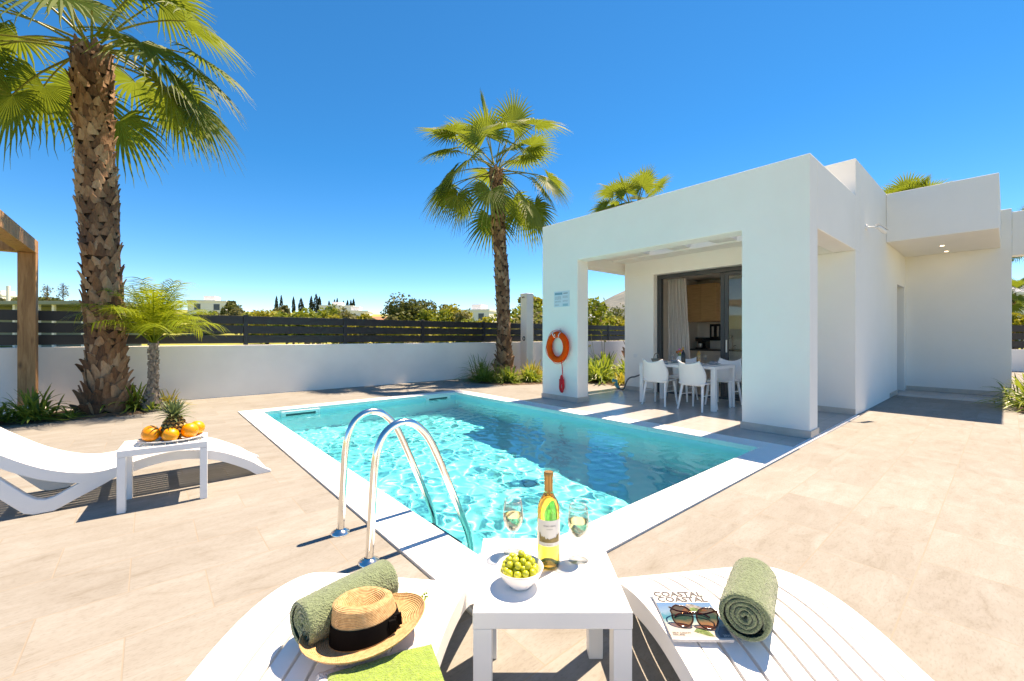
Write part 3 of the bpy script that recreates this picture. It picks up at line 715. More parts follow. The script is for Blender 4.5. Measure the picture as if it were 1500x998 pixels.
# ================================================================ boundary wall, fence, shower, pergola
def build_boundary():
    w = thing('boundary_wall', 'long low white rendered wall behind the pool under the black fence', 'wall', (0, WALL_Y, 0))
    mb = MB(); mb.box(-12, 26, WALL_Y, WALL_Y+.2, -.1, 1.085); mb.build('masonry', MAT['boundary_render'], w, world=True, bevel=.006)
    f = thing('board_fence', 'black horizontal board fence standing on the long white wall', 'fence', (0, WALL_Y+.1, 1.085))
    posts = [-11.2, -9.05, -6.9, -4.75, -2.62, -.55, 1.58, 3.7, 5.85, 8.0, 10.1, 12.25, 14.4, 16.55, 18.7, 20.8, 22.9, 25.0]
    for x in posts:
        mb = MB(); mb.box(x-.04, x+.04, WALL_Y+.045, WALL_Y+.125, 1.0855, 1.735); mb.build('post', MAT['black_board'], f, world=True, bevel=.004)
    rg = random.Random(4)
    for a, b_ in zip(posts[:-1], posts[1:]):
        mb = MB()
        for z in (1.125, 1.332, 1.539):
            e = rg.uniform(-.002,.002); mb.box(a+.041, b_-.041, WALL_Y+.065+e, WALL_Y+.095+e, z, z+.172)
        mb.build('board_panel', MAT['black_board'], f, world=True, bevel=.003)
    sh = thing('shower_pillar', 'pale square outdoor shower pillar standing by the palm and wall', 'shower', (9.45, 10.3, 0))
    mb = MB(); mb.box(-.15,.15,-.15,.15,0,2.68); mb.build('pillar', MAT['boundary_render'], sh, bevel=.012)
    mb = MB(); pts = [(-.152, -.02+.05*math.cos(a), 1.2+.06*math.sin(a)) for a in [2*PI*k/20 for k in range(20)]]; mb.tube(pts, .018, 8, closed=True); mb.build('valve_ring', MAT['graphite_frame'], sh, smooth='all')
    mb = MB(); mb.tube([(-.151,-.03,2.55),(-.20,-.03,2.56),(-.22,-.03,2.53)], [.016,.016,.028], 10); mb.build('shower_head', MAT['graphite_frame'], sh, smooth=True)
    pg = thing('timber_pergola', 'corner of a pine timber pergola with one square post on the left', 'pergola', (-1.50, 10.32, 0))
    mb = MB(); mb.box(-.1,.1,-.1,.1,.10,2.62); mb.build('post', MAT['timber'], pg, bevel=.006)
    mb = MB(); mb.box(-.20,.20,-.20,.20,0,.0995); mb.build('footing', MAT['boundary_render'], pg, bevel=.008)
    mb = MB(); mb.box(-.1,.1,-4.2,.10,2.622,2.84); mb.build('beam', MAT['timber'], pg, bevel=.006)
    mb = MB(); mb.box(-3.6,-.102,-.09,.09,2.622,2.82); mb.build('beam', MAT['timber'], pg, bevel=.006)
    for y in (-3.4,-2.6,-1.8,-1.0):
        mb = MB(); mb.box(-3.5,-.103,y-.03,y+.03,2.70,2.82); mb.build('rafter', MAT['timber'], pg, bevel=.004)
    mb = MB(); mb.box(-3.65,-3.45,-.1,.1,.0,2.621); mb.build('post', MAT['timber'], pg, bevel=.006)
    fg = thing('garden_ornament', 'small white seated stone figure at the foot of the timber post', 'ornament', (-1.46, 10.03, 0))
    mb = MB(); mb.lathe([(.0,0),(.09,0),(.105,.04),(.08,.12),(.055,.18),(.03,.21)], (0,0,0), 20); mb.ball((0,0,.25), (.05,.05,.055)); mb.ball((-.07,-.06,.05), .045); mb.ball((.05,-.085,.05), .045); mb.build('figure', MAT['boundary_render'], fg, smooth='all')
build_boundary()

# ================================================================ pool fittings
def build_pool_things():
    L = thing('pool_ladder', 'polished steel pool ladder with two arched rails and dark treads', 'ladder', (1.3, 2.56, 0))
    y1, y2 = 2.80, 2.33
    prof = [(.935,0.0),(.945,.15),(.957,.36),(.968,.52),(.985,.62),(1.02,.70),(1.075,.747),(1.14,.762),(1.205,.747),(1.265,.70),(1.32,.63),(1.38,.51),(1.47,.30),(1.56,.085),(1.60,-.01),(1.622,-.09),(1.628,-.18),(1.63,-.35),(1.63,-.75),(1.63,-1.15)]
    for y in (y1, y2):
        mb = MB(); mb.tube(smooth_path([(x, y, z) for x, z in prof], 5), .0225, 18); rl = mb.build('rail', MAT['steel'], L, world=True, smooth='all')
        mb = MB(); mb.lathe([(.024,.032),(.032,.026),(.055,.014),(.060,.004),(.060,.0005)], (.935, y, .0), 28, cap=False); mb.build('flange', MAT['steel'], rl, world=True, smooth='all')
    for i, z in enumerate((-.115, -.40, -.68, -.96)):
        xc = 1.535 if i == 0 else 1.60
        mb = MB(); mb.box(xc-.055, xc+.055, y2+.05, y1-.05, z-.018, z+.006); tr = mb.build('tread', MAT['tread_plastic'], L, world=True, bevel=.006)
        for ya, yb in ((y2+.041, y2+.049), (y1-.049, y1-.041)):
            mb = MB(); mb.box(xc-.055, xc+.055, ya, yb, z-.02, z+.008); mb.build('end_cap', MAT['white_plastic'], tr, world=True, bevel=.002)
    for x0, x1, lb in ((1.715, 2.34, 'white skimmer mouth in the far pool wall near its left corner'), (4.50, 5.10, 'white skimmer mouth in the far pool wall near the palm shadow')):
        s = thing('pool_skimmer', lb, 'skimmer', ((x0+x1)/2, PY1, -.09))
        w = (x1-x0)/2; y0, ya = -.012, .018
        mb = MB(); mb.box(-w,w,y0,ya,.018,.062); mb.box(-w,w,y0,ya,-.11,-.05); mb.box(-w,-w+.07,y0,ya,-.05,.018); mb.box(w-.07,w,y0,ya,-.05,.018); mb.build('frame', MAT['white_plastic'], s, bevel=.004)
        mb = MB(); mb.box(-w+.071,w-.071,.004,.017,-.049,.017); mb.build('mouth', MAT['dark_hole'], s)
    dr = thing('floor_drain', 'round white drain cover on the floor of the pool', 'drain', (3.6, 3.9, -1.45))
    mb = MB(); mb.lathe([(.12,.0),(.12,.02),(.095,.03),(.03,.032),(.0001,.032)], (0,0,0), 28); mb.build('cover', MAT['white_plastic'], dr, smooth=True)
    mb = MB(); mb.lathe([(.075,.0335),(.055,.0335)], (0,0,0), 28, cap=False); mb.build('slot', MAT['dark_hole'], dr)
build_pool_things()

# ================================================================ terrace furniture
def lounger_profile():
    """side line of the lying surface: s from the foot end, z height"""
    pts = [(0,.012),(.08,.062),(.165,.130),(.295,.207),(.40,.258),(.52,.295),(.64,.315),(.76,.318),(.88,.302),(1.0,.272),(1.10,.250),(1.20,.245),(1.30,.263),(1.42,.308),(1.53,.370),(1.64,.450),(1.76,.548),(1.88,.655),(1.98,.748)]
    return [Vector((p[0],0,p[1])) for p in pts]
def build_lounger(name, label, group, w):
    root = thing(name, label, 'sun lounger', group=group)
    path = smooth_path(lounger_profile(), 4); N = len(path); M = MAT['white_plastic']
    nor = []
    for i in range(N):
        t = (path[min(i+1,N-1)] - path[max(i-1,0)]).normalized(); nor.append(Vector((-t.z, 0, t.x)))
    def ribbon(mb, y0, y1, up, dn, i0=0, i1=N):
        rows = []
        for i in range(i0, i1):
            p = path[i]; n = nor[i]; a = p + n*up; b = p - n*dn
            if b.z < 0.001: b = Vector((b.x, 0, .001))
            if a.z < .004: a = Vector((a.x,0,.004))
            rows.append([(a.x,y0,a.z),(a.x,y1,a.z),(b.x,y1,b.z),(b.x,y0,b.z),(a.x,y0,a.z)])
        mb.strip(rows)
        k = len(mb.v) - len(rows)*5
        mb.f.append((k,k+3,k+2,k+1)); mb.m.append(0); e = len(mb.v)-5; mb.f.append((e,e+1,e+2,e+3)); mb.m.append(0)
    hw = w/2; edge = .075; n = 8; gap = .0095
    # two moulded side rails
    for sgn in (1,-1):
        mb = MB(); ya, yb = (hw-edge, hw) if sgn > 0 else (-hw, -hw+edge)
        ribbon(mb, ya, yb, .0, .022); 
        yc, yd = (hw-.03, hw-.0005) if sgn > 0 else (-hw+.0005, -hw+.03)
        ribbon(mb, yc, yd, -.0215, .075)
        mb.build('side_rail', M, root, bevel=.006, seg=2)
    # lengthwise slats
    mb = MB(); span = w - 2*edge; pitch = span/n
    for k in range(n):
        a = -hw + edge + k*pitch + gap/2; ribbon(mb, a, a + pitch - gap, 0, .018, 2, N-1)
    mb.build('slat_panel', M, root, bevel=.004, seg=2)
    # cross pieces joining the slats
    mb = MB()
    for s in (3, 22, 38, 54, 70):
        i = min(s, N-2); ribbon(mb, -hw+.03, hw-.03, -.0185, .045, i-1, i+2)
    mb.build('cross_rib', M, root, bevel=.003)
    # V shaped legs
    V = [(.93,.255),(1.02,.205),(1.16,.125),(1.285,.062),(1.355,.024),(1.40,.001),(1.50,.001),(1.545,.02),(1.60,.085),(1.70,.205),(1.82,.36),(1.93,.50),(1.98,.565),(1.945,.635),(1.86,.545),(1.74,.40),(1.62,.255),(1.53,.150),(1.485,.112),(1.44,.098),(1.395,.108),(1.33,.145),(1.22,.205),(1.12,.236),(1.02,.256)]
    for sgn in (1,-1):
        mb = MB(); ya, yb = (hw-.055, hw-.004) if sgn > 0 else (-hw+.004, -hw+.055)
        poly = list(reversed(V))
        n_ = len(V); half = n_//2 + 1
        vs = [(p[0], ya, p[1]) for p in V] + [(p[0], yb, p[1]) for p in V]; fs = []
        # quads between lower outline and upper outline
        lo = list(range(0, 13)); up = [0] + list(range(n_-1, 12, -1))
        for i in range(12):
            a, b_ = lo[i], lo[i+1]; c, d = up[min(i+1, len(up)-1)], up[min(i, len(up)-1)]
            q = [a, b_, c, d]; q2 = []
            for x in q:
                if x not in q2: q2.append(x)
            if len(q2) > 2: fs.append(tuple(q2)); fs.append(tuple(x+n_ for x in reversed(q2)))
        for i in range(n_): fs.append((i, i+n_, (i+1) % n_ + n_, (i+1) % n_))
        mb.add(vs, fs); mb.build('leg', M, root, bevel=.008, seg=2)
    return root

def table_block(name, label, loc, rz, sx, sy, h, leg, apron, slats=0):
    t = thing(name, label, 'side table', loc, rz); M = MAT['white_lacquer']
    hx, hy = sx/2, sy/2
    if slats:
        mb = MB(); p = sx/slats; b_ = .045
        mb.box(-hx, hx, -hy, -hy+b_, h-apron, h); mb.box(-hx, hx, hy-b_, hy, h-apron, h); mb.box(-hx, -hx+b_, -hy+b_+.001, hy-b_-.001, h-apron, h); mb.box(hx-b_, hx, -hy+b_+.001, hy-b_-.001, h-apron, h)
        mb.build('top_frame', MAT['white_plastic'], t, bevel=.005)
        mb = MB(); x0 = -hx+b_+.004; p = (sx-2*b_-.008)/slats
        for i in range(slats): mb.box(x0+i*p+.0035, x0+(i+1)*p-.0035, -hy+b_+.001, hy-b_-.001, h-.022, h-.001)
        mb.build('slat_top', MAT['white_plastic'], t, bevel=.003); M = MAT['white_plastic']
    else:
        mb = MB(); mb.box(-hx, hx, -hy, hy, h-apron, h); mb.build('tabletop', M, t, bevel=.0035, seg=3)
    for a in (-1,1):
        for b_ in (-1,1):
            mb = MB(); x0 = a*(hx-.0015) - (leg if a > 0 else 0); y0 = b_*(hy-.0015) - (leg if b_ > 0 else 0)
            mb.box(x0, x0+leg, y0, y0+leg, 0, h-apron-.0008); mb.build('leg', M, t, bevel=.003)
    return t

def build_furniture():
    g = 'white slatted sun loungers on the terrace'
    a = build_lounger('sun_lounger', 'white slatted lounger behind the fruit table beside the big palm', g, .68)
    a.location = (.87, 4.83, 0.0); a.rotation_euler = (0, 0, PI)      # foot end towards the pool, head towards -X
    b = copy_tree(a); b['label'] = 'white slatted lounger carrying the straw hat, green towel roll and lime towel'
    p = cam(-.47, 2.16); b.location = p
    b.scale = (1, 1.03, 1); d = cam(-.592, 1.2) - p; b.rotation_euler = (0, 0, math.atan2(d.y, d.x))
    c = copy_tree(a); c['label'] = 'white slatted lounger carrying the magazine, sunglasses and standing green towel roll'
    p = cam(.715, 2.20); c.location = p; c.scale = (1, 1.04, 1)
    d = cam(.89, 1.15) - p; c.rotation_euler = (0, 0, math.atan2(d.y, d.x))
    # front table, square to the view
    m = cam(.121, 1.492)
    table_block('side_table', 'plain white square side table holding the wine bottle and bowl of grapes', (m.x, m.y, 0), YAW-PI/2, .477, .465, .45, .056, .051)
    table_block('side_table', 'white slatted side table holding the oranges and pineapple', (.098, 4.292, 0), R(-5), .53, .37, .45, .048, .05, slats=6)
build_furniture()
def lounger_z(s):
    P = lounger_profile()
    for q, r_ in zip(P[:-1], P[1:]):
        if q.x <= s <= r_.x: return q.z + (r_.z-q.z)*(s-q.x)/(r_.x-q.x)
    return .3

def build_dining():
    t = thing('dining_table', 'white outdoor dining table laid for a meal on the shaded porch', 'dining table', (7.58, 3.90, .006)); M = MAT['white_plastic']
    mb = MB(); mb.box(-.40,.40,-.72,.72,.705,.755); mb.build('tabletop', M, t, bevel=.006)
    for a in (-1,1):
        for b_ in (-1,1):
            mb = MB(); mb.box(a*.36-.038, a*.36+.038, b_*.68-.038, b_*.68+.038, 0, .7045); mb.build('leg', M, t, bevel=.004)
    # moulded chair; local +X is the way it faces
    def chair(label):
        r = thing('dining_chair', label, 'chair', group='white plastic chairs round the dining table')
        mb = MB(); rows = []
        for j in range(13):
            u = j/12; rows.append([(-.21+.44*u, (-.235+.47*v)*(1-.06*u), .445 - .018*math.sin(PI*u)*math.sin(PI*v) - .02*max(0,u-.8)*5*.3 + .01*abs(2*v-1)**3) for v in [k/12 for k in range(13)]])
        mb.strip(rows); o = mb.build('seat', M, r, smooth='all'); md = o.modifiers.new('thick', 'SOLIDIFY'); md.thickness = .02; md.offset = -1
        mb = MB(); rows = []
        for j in range(15):
            u = j/14; row = []
            for k in range(17):
                v = k/16*2-1
                hw = .225 + .035*math.sin(PI*min(1,u*1.15)) - .025*u
                top = .0 if u < 1 else 0
                z = .425 + u*(.43 - .055*(1-v*v)**1.0*u)
                x = -.215 - .10*u**1.3 + .085*abs(v)**2.4*(.35+.65*math.sin(PI*min(u*.9+.05,1)))
                row.append((x, v*hw, z))
            rows.append(row)
        mb.strip(rows); o = mb.build('backrest', M, r, smooth='all'); md = o.modifiers.new('thick', 'SOLIDIFY'); md.thickness = .016; md.offset = 0
        for sx_, sy_ in ((-1,-1),(-1,1),(1,-1),(1,1)):
            mb = MB(); top = Vector((sx_*.17 + .005, sy_*.185, .436)); bot = Vector((sx_*.235 - .01, sy_*.225, 0))
            mb.tube([top, top.lerp(bot,.4), bot], [.024,.021,.015], 10); mb.build('leg', M, r, smooth=True)
        for sy_ in (-1,1):
            mb = MB(); mb.tube([(-.19,sy_*.20,.26),(.2,sy_*.20,.26)], .009, 8); mb.build('stretcher', M, r, smooth=True)
        return r
    a = chair('white plastic dining chair nearer the lifebuoy pier, back to the pool')
    a.location = (7.24, 4.22, .006); a.rotation_euler = (0,0,R(2))
    spots = [((7.23, 3.50, .006), R(-5), 'white plastic dining chair nearer the right pier, back to the pool'),
             ((8.06, 3.42, .006), R(178), 'white plastic dining chair by the glass door leaf, facing the pool'),
             ((8.08, 4.25, .006), R(183), 'white plastic dining chair in front of the curtain, facing the pool')]
    for loc, rz, lb in spots:
        c = copy_tree(a); c.location = loc; c.rotation_euler = (0,0,rz); c['label'] = lb
    z = .762
    vz = thing('flower_vase', 'white vase of small bright flowers in the middle of the dining table', 'vase', (7.62, 4.02, z))
    mb = MB(); mb.lathe([(.0001,0),(.04,0),(.05,.05),(.035,.11),(.042,.14),(.036,.14)], (0,0,0), 20); mb.build('vase_body', MAT['porcelain'], vz, smooth=True)
    rg = random.Random(8); mb = MB(); fl = [MB(), MB(), MB()]
    for i in range(13):
        a_ = rg.uniform(0,2*PI); rr = rg.uniform(.01,.075); tp = Vector((rr*math.cos(a_), rr*math.sin(a_), rg.uniform(.19,.27))); mb.tube([(0,0,.1), tp], .003, 5); fl[i%3].ball(tp, .018, 8, 6, wob=.5, seed=i)
    mb.build('stems', MAT['sprig_green'], vz, smooth=True)
    for b_, m_ in zip(fl, ('flower_orange','flower_pink','flower_yellow')): b_.build('blossoms', MAT[m_], vz, smooth='all')
    def bottle(x, y, lb, m_, h=.30):
        w = thing('wine_bottle', lb, 'bottle', (x, y, z)); mb = MB(); mb.lathe([(.0001,0),(.036,0),(.037,.01),(.037,.18),(.03,.205),(.014,.235),(.014,h)], (0,0,0), 20); mb.build('bottle_body', MAT[m_], w, smooth=True)
        mb = MB(); mb.lathe([(.0155,h-.05),(.0155,h+.002),(.0001,h+.002)], (0,0,0), 16); mb.build('capsule', MAT['gold_foil'], w, smooth=True)
    bottle(7.42, 3.86, 'dark wine bottle standing beside the flower vase', 'black_appliance', .31)
    bottle(7.72, 3.72, 'short brown bottle at the back of the laid dining table', 'gold_foil', .22)
    bk = thing('wicker_basket', 'small wicker bread basket on the curtain end of the dining table', 'basket', (7.45, 4.42, z))
    mb = MB(); mb.lathe([(.0001,.0),(.07,.0),(.10,.08),(.092,.08),(.066,.008)], (0,0,0), 24); mb.build('bowl', MAT['wicker'], bk, smooth=True)
    mb = MB(); mb.tube([(.095*math.cos(a_), 0, .08+.10*math.sin(a_)) for a_ in [PI*k/16 for k in range(17)]], .007, 8); mb.build('handle', MAT['wicker'], bk, smooth='all')
    k = 0
    for x, y, lb in ((7.33,3.55,'dinner plate laid in front of the chair nearer the right pier'),(7.33,4.22,'dinner plate laid in front of the chair nearer the lifebuoy pier'),(7.84,3.5,'dinner plate laid before the chair by the glass door leaf'),(7.84,4.25,'dinner plate laid before the chair at the curtain')):
        p = thing('dinner_plate', 'white ' + lb, 'plate', (x,y,z), group='plates on the dining table')
        mb = MB(); mb.lathe([(.0001,.0),(.07,.0),(.125,.016),(.12,.018),(.07,.005),(.0001,.005)], (0,0,0), 28); mb.build('dish', MAT['porcelain'], p, smooth=True)
        mb = MB(); mb.prism([(-.05,-.07),(.06,-.06),(.0,.075)], 'z', .012, .05); mb.build('napkin', MAT['napkin_grey'], p, bevel=.004)
    for x, y, lb in ((7.50,3.6,'on the dining table nearest the right pier'),(7.50,4.14,'on the dining table between the basket and vase'),(7.68,3.58,'on the far side of the table by the glass leaf'),(7.70,4.2,'on the far side of the table by the curtain')):
        q = thing('water_glass', 'clear stemmed glass ' + lb, 'glass', (x,y,z), group='glasses on the dining table')
        mb = MB(); mb.lathe([(.032,0),(.03,.003),(.005,.006),(.004,.07),(.02,.085),(.034,.12),(.03,.17)], (0,0,0), 20); mb.build('bowl_and_stem', MAT['clear_glass'], q, smooth=True)
build_dining()
# ================================================================ things on the tables and loungers
ZT = .4508
def build_wine():
    # bottle
    p = cam(.131, 1.52, ZT)
    b = thing('wine_bottle', 'tall clear bottle of white wine with a pale label on the front table', 'bottle', p, YAW-PI/2)
    H = .335; r = .0405
    out = [(.0001,.028),(.012,.026),(.028,.008),(.036,.0),(.0395,.003),(r,.012),(r,.195),(.0395,.212),(.034,.229),(.024,.247),(.0165,.262),(.0150,.275),(.0148,.318),(.0168,.319),(.0168,.329),(.0145,.331)]
    mb = MB(); mb.lathe(out, n=48, cap=False); mb.build('bottle_glass', MAT['green_glass'], b, smooth='all')
    wine = [(.0001,.0285),(.0125,.0268),(.029,.0095),(.0355,.003),(.0378,.012),(.0388,.02),(.0388,.195),(.038,.211),(.0327,.228),(.0232,.245),(.0185,.254),(.0001,.254)]
    mb = MB(); mb.lathe(wine, n=48, cap=False); mb.build('wine', MAT['wine'], b, smooth='all')
    mb = MB(); mb.lathe([(.0153,.266),(.0156,.318),(.0175,.319),(.0175,.332),(.016,.3345),(.0001,.3345)], n=32, cap=False); mb.build('capsule', MAT['gold_foil'], b, smooth=True)
    lab = MB(); rows = []
    for j in range(3):
        rows.append([((r+.0006)*math.sin(t), -(r+.0006)*math.cos(t), .085 + .09*j/2) for t in [-1.18 + 2.36*k/24 for k in range(25)]])
    lab.strip(rows); lo = lab.build('label', MAT['label_paper'], b, smooth='all')
    def wrap(vs, cz, name, m, rr=r+.0012):
        mb2 = MB(); return [(rr*math.sin(x/rr), -rr*math.cos(x/rr), cz + y) for x, y, z in vs]
    for txt, sz, cz, m in (('VINHO VERDE', .0072, .156, 'print_ink'), ('CLASSICO', .0048, .145, 'print_ink'), ('BRANCO', .0052, .0905, 'print_brown')):
        vs, fs = text_mesh(txt, sz); q = MB(); q.add(wrap(vs, cz, txt, m), fs); q.build('lettering', MAT[m], lo)
    # little landscape engraving on the label
    q = MB(); rg = random.Random(2); n = 40; rows = []
    top = [.112 + .010*mnoise.noise(Vector((k*.33,0,0))) + .008*(abs(k-20)/20)**2*2 for k in range(n+1)]
    for f in (0, .33, .66, 1): rows.append([((r+.0011)*math.sin(t), -(r+.0011)*math.cos(t), .098 + (top[k]-.098)*f) for k, t in enumerate([-.95 + 1.9*k/n for k in range(n+1)])])
    q.strip(rows); q.build('engraving', MAT['print_brown'], lo, smooth='all')
    # two wine glasses
    for i, (rr, d, lb) in enumerate(((.0045, 1.61, 'glass of white wine standing behind the bowl of grapes'), (.243, 1.556, 'glass of white wine standing to the right of the tall bottle'))):
        p = cam(rr, d, ZT); g = thing('wine_glass', lb, 'wine glass', p, group='two wine glasses on the front table')
        prof = [(.0365,.0),(.036,.0022),(.02,.005),(.006,.010),(.0042,.02),(.0040,.066),(.007,.076),(.020,.087),(.032,.106),(.0385,.130),(.0385,.152),(.0355,.178),(.0325,.200),(.0318,.200),(.0347,.178),(.0376,.152),(.0376,.130),(.0312,.107),(.019,.089),(.0001,.083)]
        mb = MB(); mb.lathe(prof, n=44); mb.build('glass_bowl', MAT['clear_glass'], g, smooth='all')
        w = [(.0001,.0835),(.0185,.0895),(.0306,.1075),(.0370,.130),(.0372,.142),(.0001,.142)]
        mb = MB(); mb.lathe(w, n=44, cap=False); mb.build('wine', MAT['pale_wine'], g, smooth=True)
    # bowl of grapes
    p = cam(.0265, 1.40, ZT)
    b = thing('white_bowl', 'small white round bowl filled with green grapes on the front table', 'bowl', p)
    mb = MB(); mb.lathe([(.0001,.0),(.036,.0),(.040,.006),(.055,.022),(.070,.044),(.0775,.062),(.0765,.0635),(.0735,.062),(.066,.046),(.05,.026),(.03,.012),(.0001,.010)], n=48); mb.build('bowl_shell', MAT['porcelain'], b, smooth='all')
    rg = random.Random(21); base = None; placed = []
    def grape(c):
        nonlocal base
        if base is None:
            base = thing('grape', 'round green grape heaped with others in the white bowl', 'grape', group='green grapes in the bowl')
            mb = MB(); mb.ball((0,0,0), (.0110,.0110,.0128), 18, 12); mb.build('berry', MAT['grape'], base, smooth='all')
            mb = MB(); mb.ball((0,0,.0126), (.0016,.0016,.001), 6, 4); mb.build('stalk_scar', MAT['print_brown'], base, smooth='all'); g = base
        else: g = copy_tree(base)
        g.location = p + Vector(c); g.rotation_euler = (rg.uniform(-1.3,1.3), rg.uniform(-1.3,1.3), rg.uniform(0,6))
    for ring_r, zc, n in ((0,.024,1),(.024,.026,6),(.044,.043,11),(.022,.046,6),(.0,.050,1),(.052,.060,14),(.031,.066,8),(.010,.069,3),(.038,.078,8),(.017,.084,5),(.006,.098,1)):
        for k in range(n):
            a = 2*PI*k/n + ring_r*40 + rg.uniform(-.12,.12); j = rg.uniform(-.0025,.0025)
            grape((( ring_r+j)*math.cos(a), (ring_r+j)*math.sin(a), zc + rg.uniform(-.003,.003)))
build_wine()

def build_fruit():
    zt = .4508
    p0 = Vector((.135, 4.275, zt))
    pl = thing('fruit_plate', 'oval white plate of oranges on the slatted side table', 'plate', p0, R(-5))
    mb = MB(); mb.lathe([(.0001,.0),(.10,.0),(.135,.006),(.195,.026),(.192,.029),(.13,.011),(.0001,.008)], n=48, sx=1.12, sy=.80); mb.build('dish', MAT['porcelain'], pl, smooth='all')
    D3 = lambda px, d: at(px, d)
    base = None; rg = random.Random(5)
    spots = [(-.125,-.055,.058,'large orange at the near left end of the fruit plate'),(-.005,-.105,.054,'orange at the front of the plate, below the pineapple'),(.112,-.055,.058,'orange to the front right of the pineapple on the plate'),(.155,.05,.056,'orange at the far right end of the fruit plate'),(-.135,.06,.054,'orange behind the large left one on the fruit plate'),(-.045,.095,.052,'orange behind the pineapple on the left side of the plate'),(.06,.10,.052,'orange behind the pineapple on the right side of the plate')]
    for x, y, r, lb in spots:
        if base is None:
            base = thing('orange', lb, 'orange', group='oranges on the plate')
            mb = MB(); mb.ball((0,0,0), (.0575,.0575,.055), 28, 18, wob=.015); mb.build('peel', MAT['orange'], base, smooth='all')
            mb = MB(); mb.lathe([(.0001,.001),(.004,.0),(.006,-.002)], (0,0,.0548), 8); mb.build('stem_end', MAT['print_brown'], base, smooth='all'); o = base
        else: o = copy_tree(base); o['label'] = lb
        k = r/.0575; o.scale = (k,k,k); c, s = math.cos(R(-5)), math.sin(R(-5))
        o.location = p0 + Vector((x*c - y*s, x*s + y*c, .012 + r*.97 + (.008 if abs(x) > .1 else .0))); o.rotation_euler = (rg.uniform(-.9,.9), rg.uniform(-.9,.9), rg.uniform(0,6))
    # pineapple standing in the middle
    pc = p0 + Vector((.012, .0, .010))
    pa = thing('pineapple', 'whole pineapple with a spiky green crown standing among the oranges', 'pineapple', pc)
    mb = MB(); mb.ball((0,0,.092), (.075,.075,.088), 24, 14); core = mb.build('flesh_core', MAT['pineapple_core'], pa, smooth='all')
    mb = MB(); rows = 8; n = 13
    for i in range(rows):
        ph = -1.12 + 2.35*i/(rows-1)
        for k in range(n):
            a = 2*PI*(k + .5*(i % 2))/n; d = Vector((math.cos(ph)*math.cos(a), math.cos(ph)*math.sin(a), math.sin(ph)))
            c = Vector((d.x*.0755, d.y*.0755, .092 + d.z*.089)); t = Vector((-math.sin(a), math.cos(a), 0)); u = d.cross(t)
            s = .0185*max(.45, math.cos(ph)); hgt = .0145
            vs = [c + t*s, c + u*hgt, c - t*s, c - u*hgt, c + d*.010, c + t*s*.5+d*.007, c + u*hgt*.5+d*.007, c - t*s*.5+d*.007, c - u*hgt*.5+d*.007]
            mb.add(vs, [(0,1,6,5),(1,2,7,6),(2,3,8,7),(3,0,5,8),(5,6,4),(6,7,4),(7,8,4),(8,5,4)])
    mb.build('eye_scales', MAT['pineapple'], pa)
    mb = MB(); rg = random.Random(6)
    for i in range(58):
        lev = i/58; a = i*2.399; el = .18 + 1.25*lev; L = .12 + .05*math.sin(lev*PI) - .02*lev; w = .0115
        base_p = Vector((.018*math.cos(a), .018*math.sin(a), .172 + .045*lev)); d = Vector((math.cos(a)*math.cos(el), math.sin(a)*math.cos(el), math.sin(el))); t = Vector((-math.sin(a), math.cos(a), 0))
        rws = []
        for q in range(6):
            f = q/5; cpt = base_p + d*(L*f) + Vector((0,0,-.05*(f**2.2)*math.cos(el)*L/.12)); ww = w*(1-f**1.6)+.0006; nrm = d.cross(t)
            rws.append([cpt + t*ww, cpt - nrm*ww*.4, cpt - t*ww])
        mb.strip(rws)
    mb.build('leaf_crown', MAT['pineapple_leaf'], pa, smooth='all')
build_fruit()

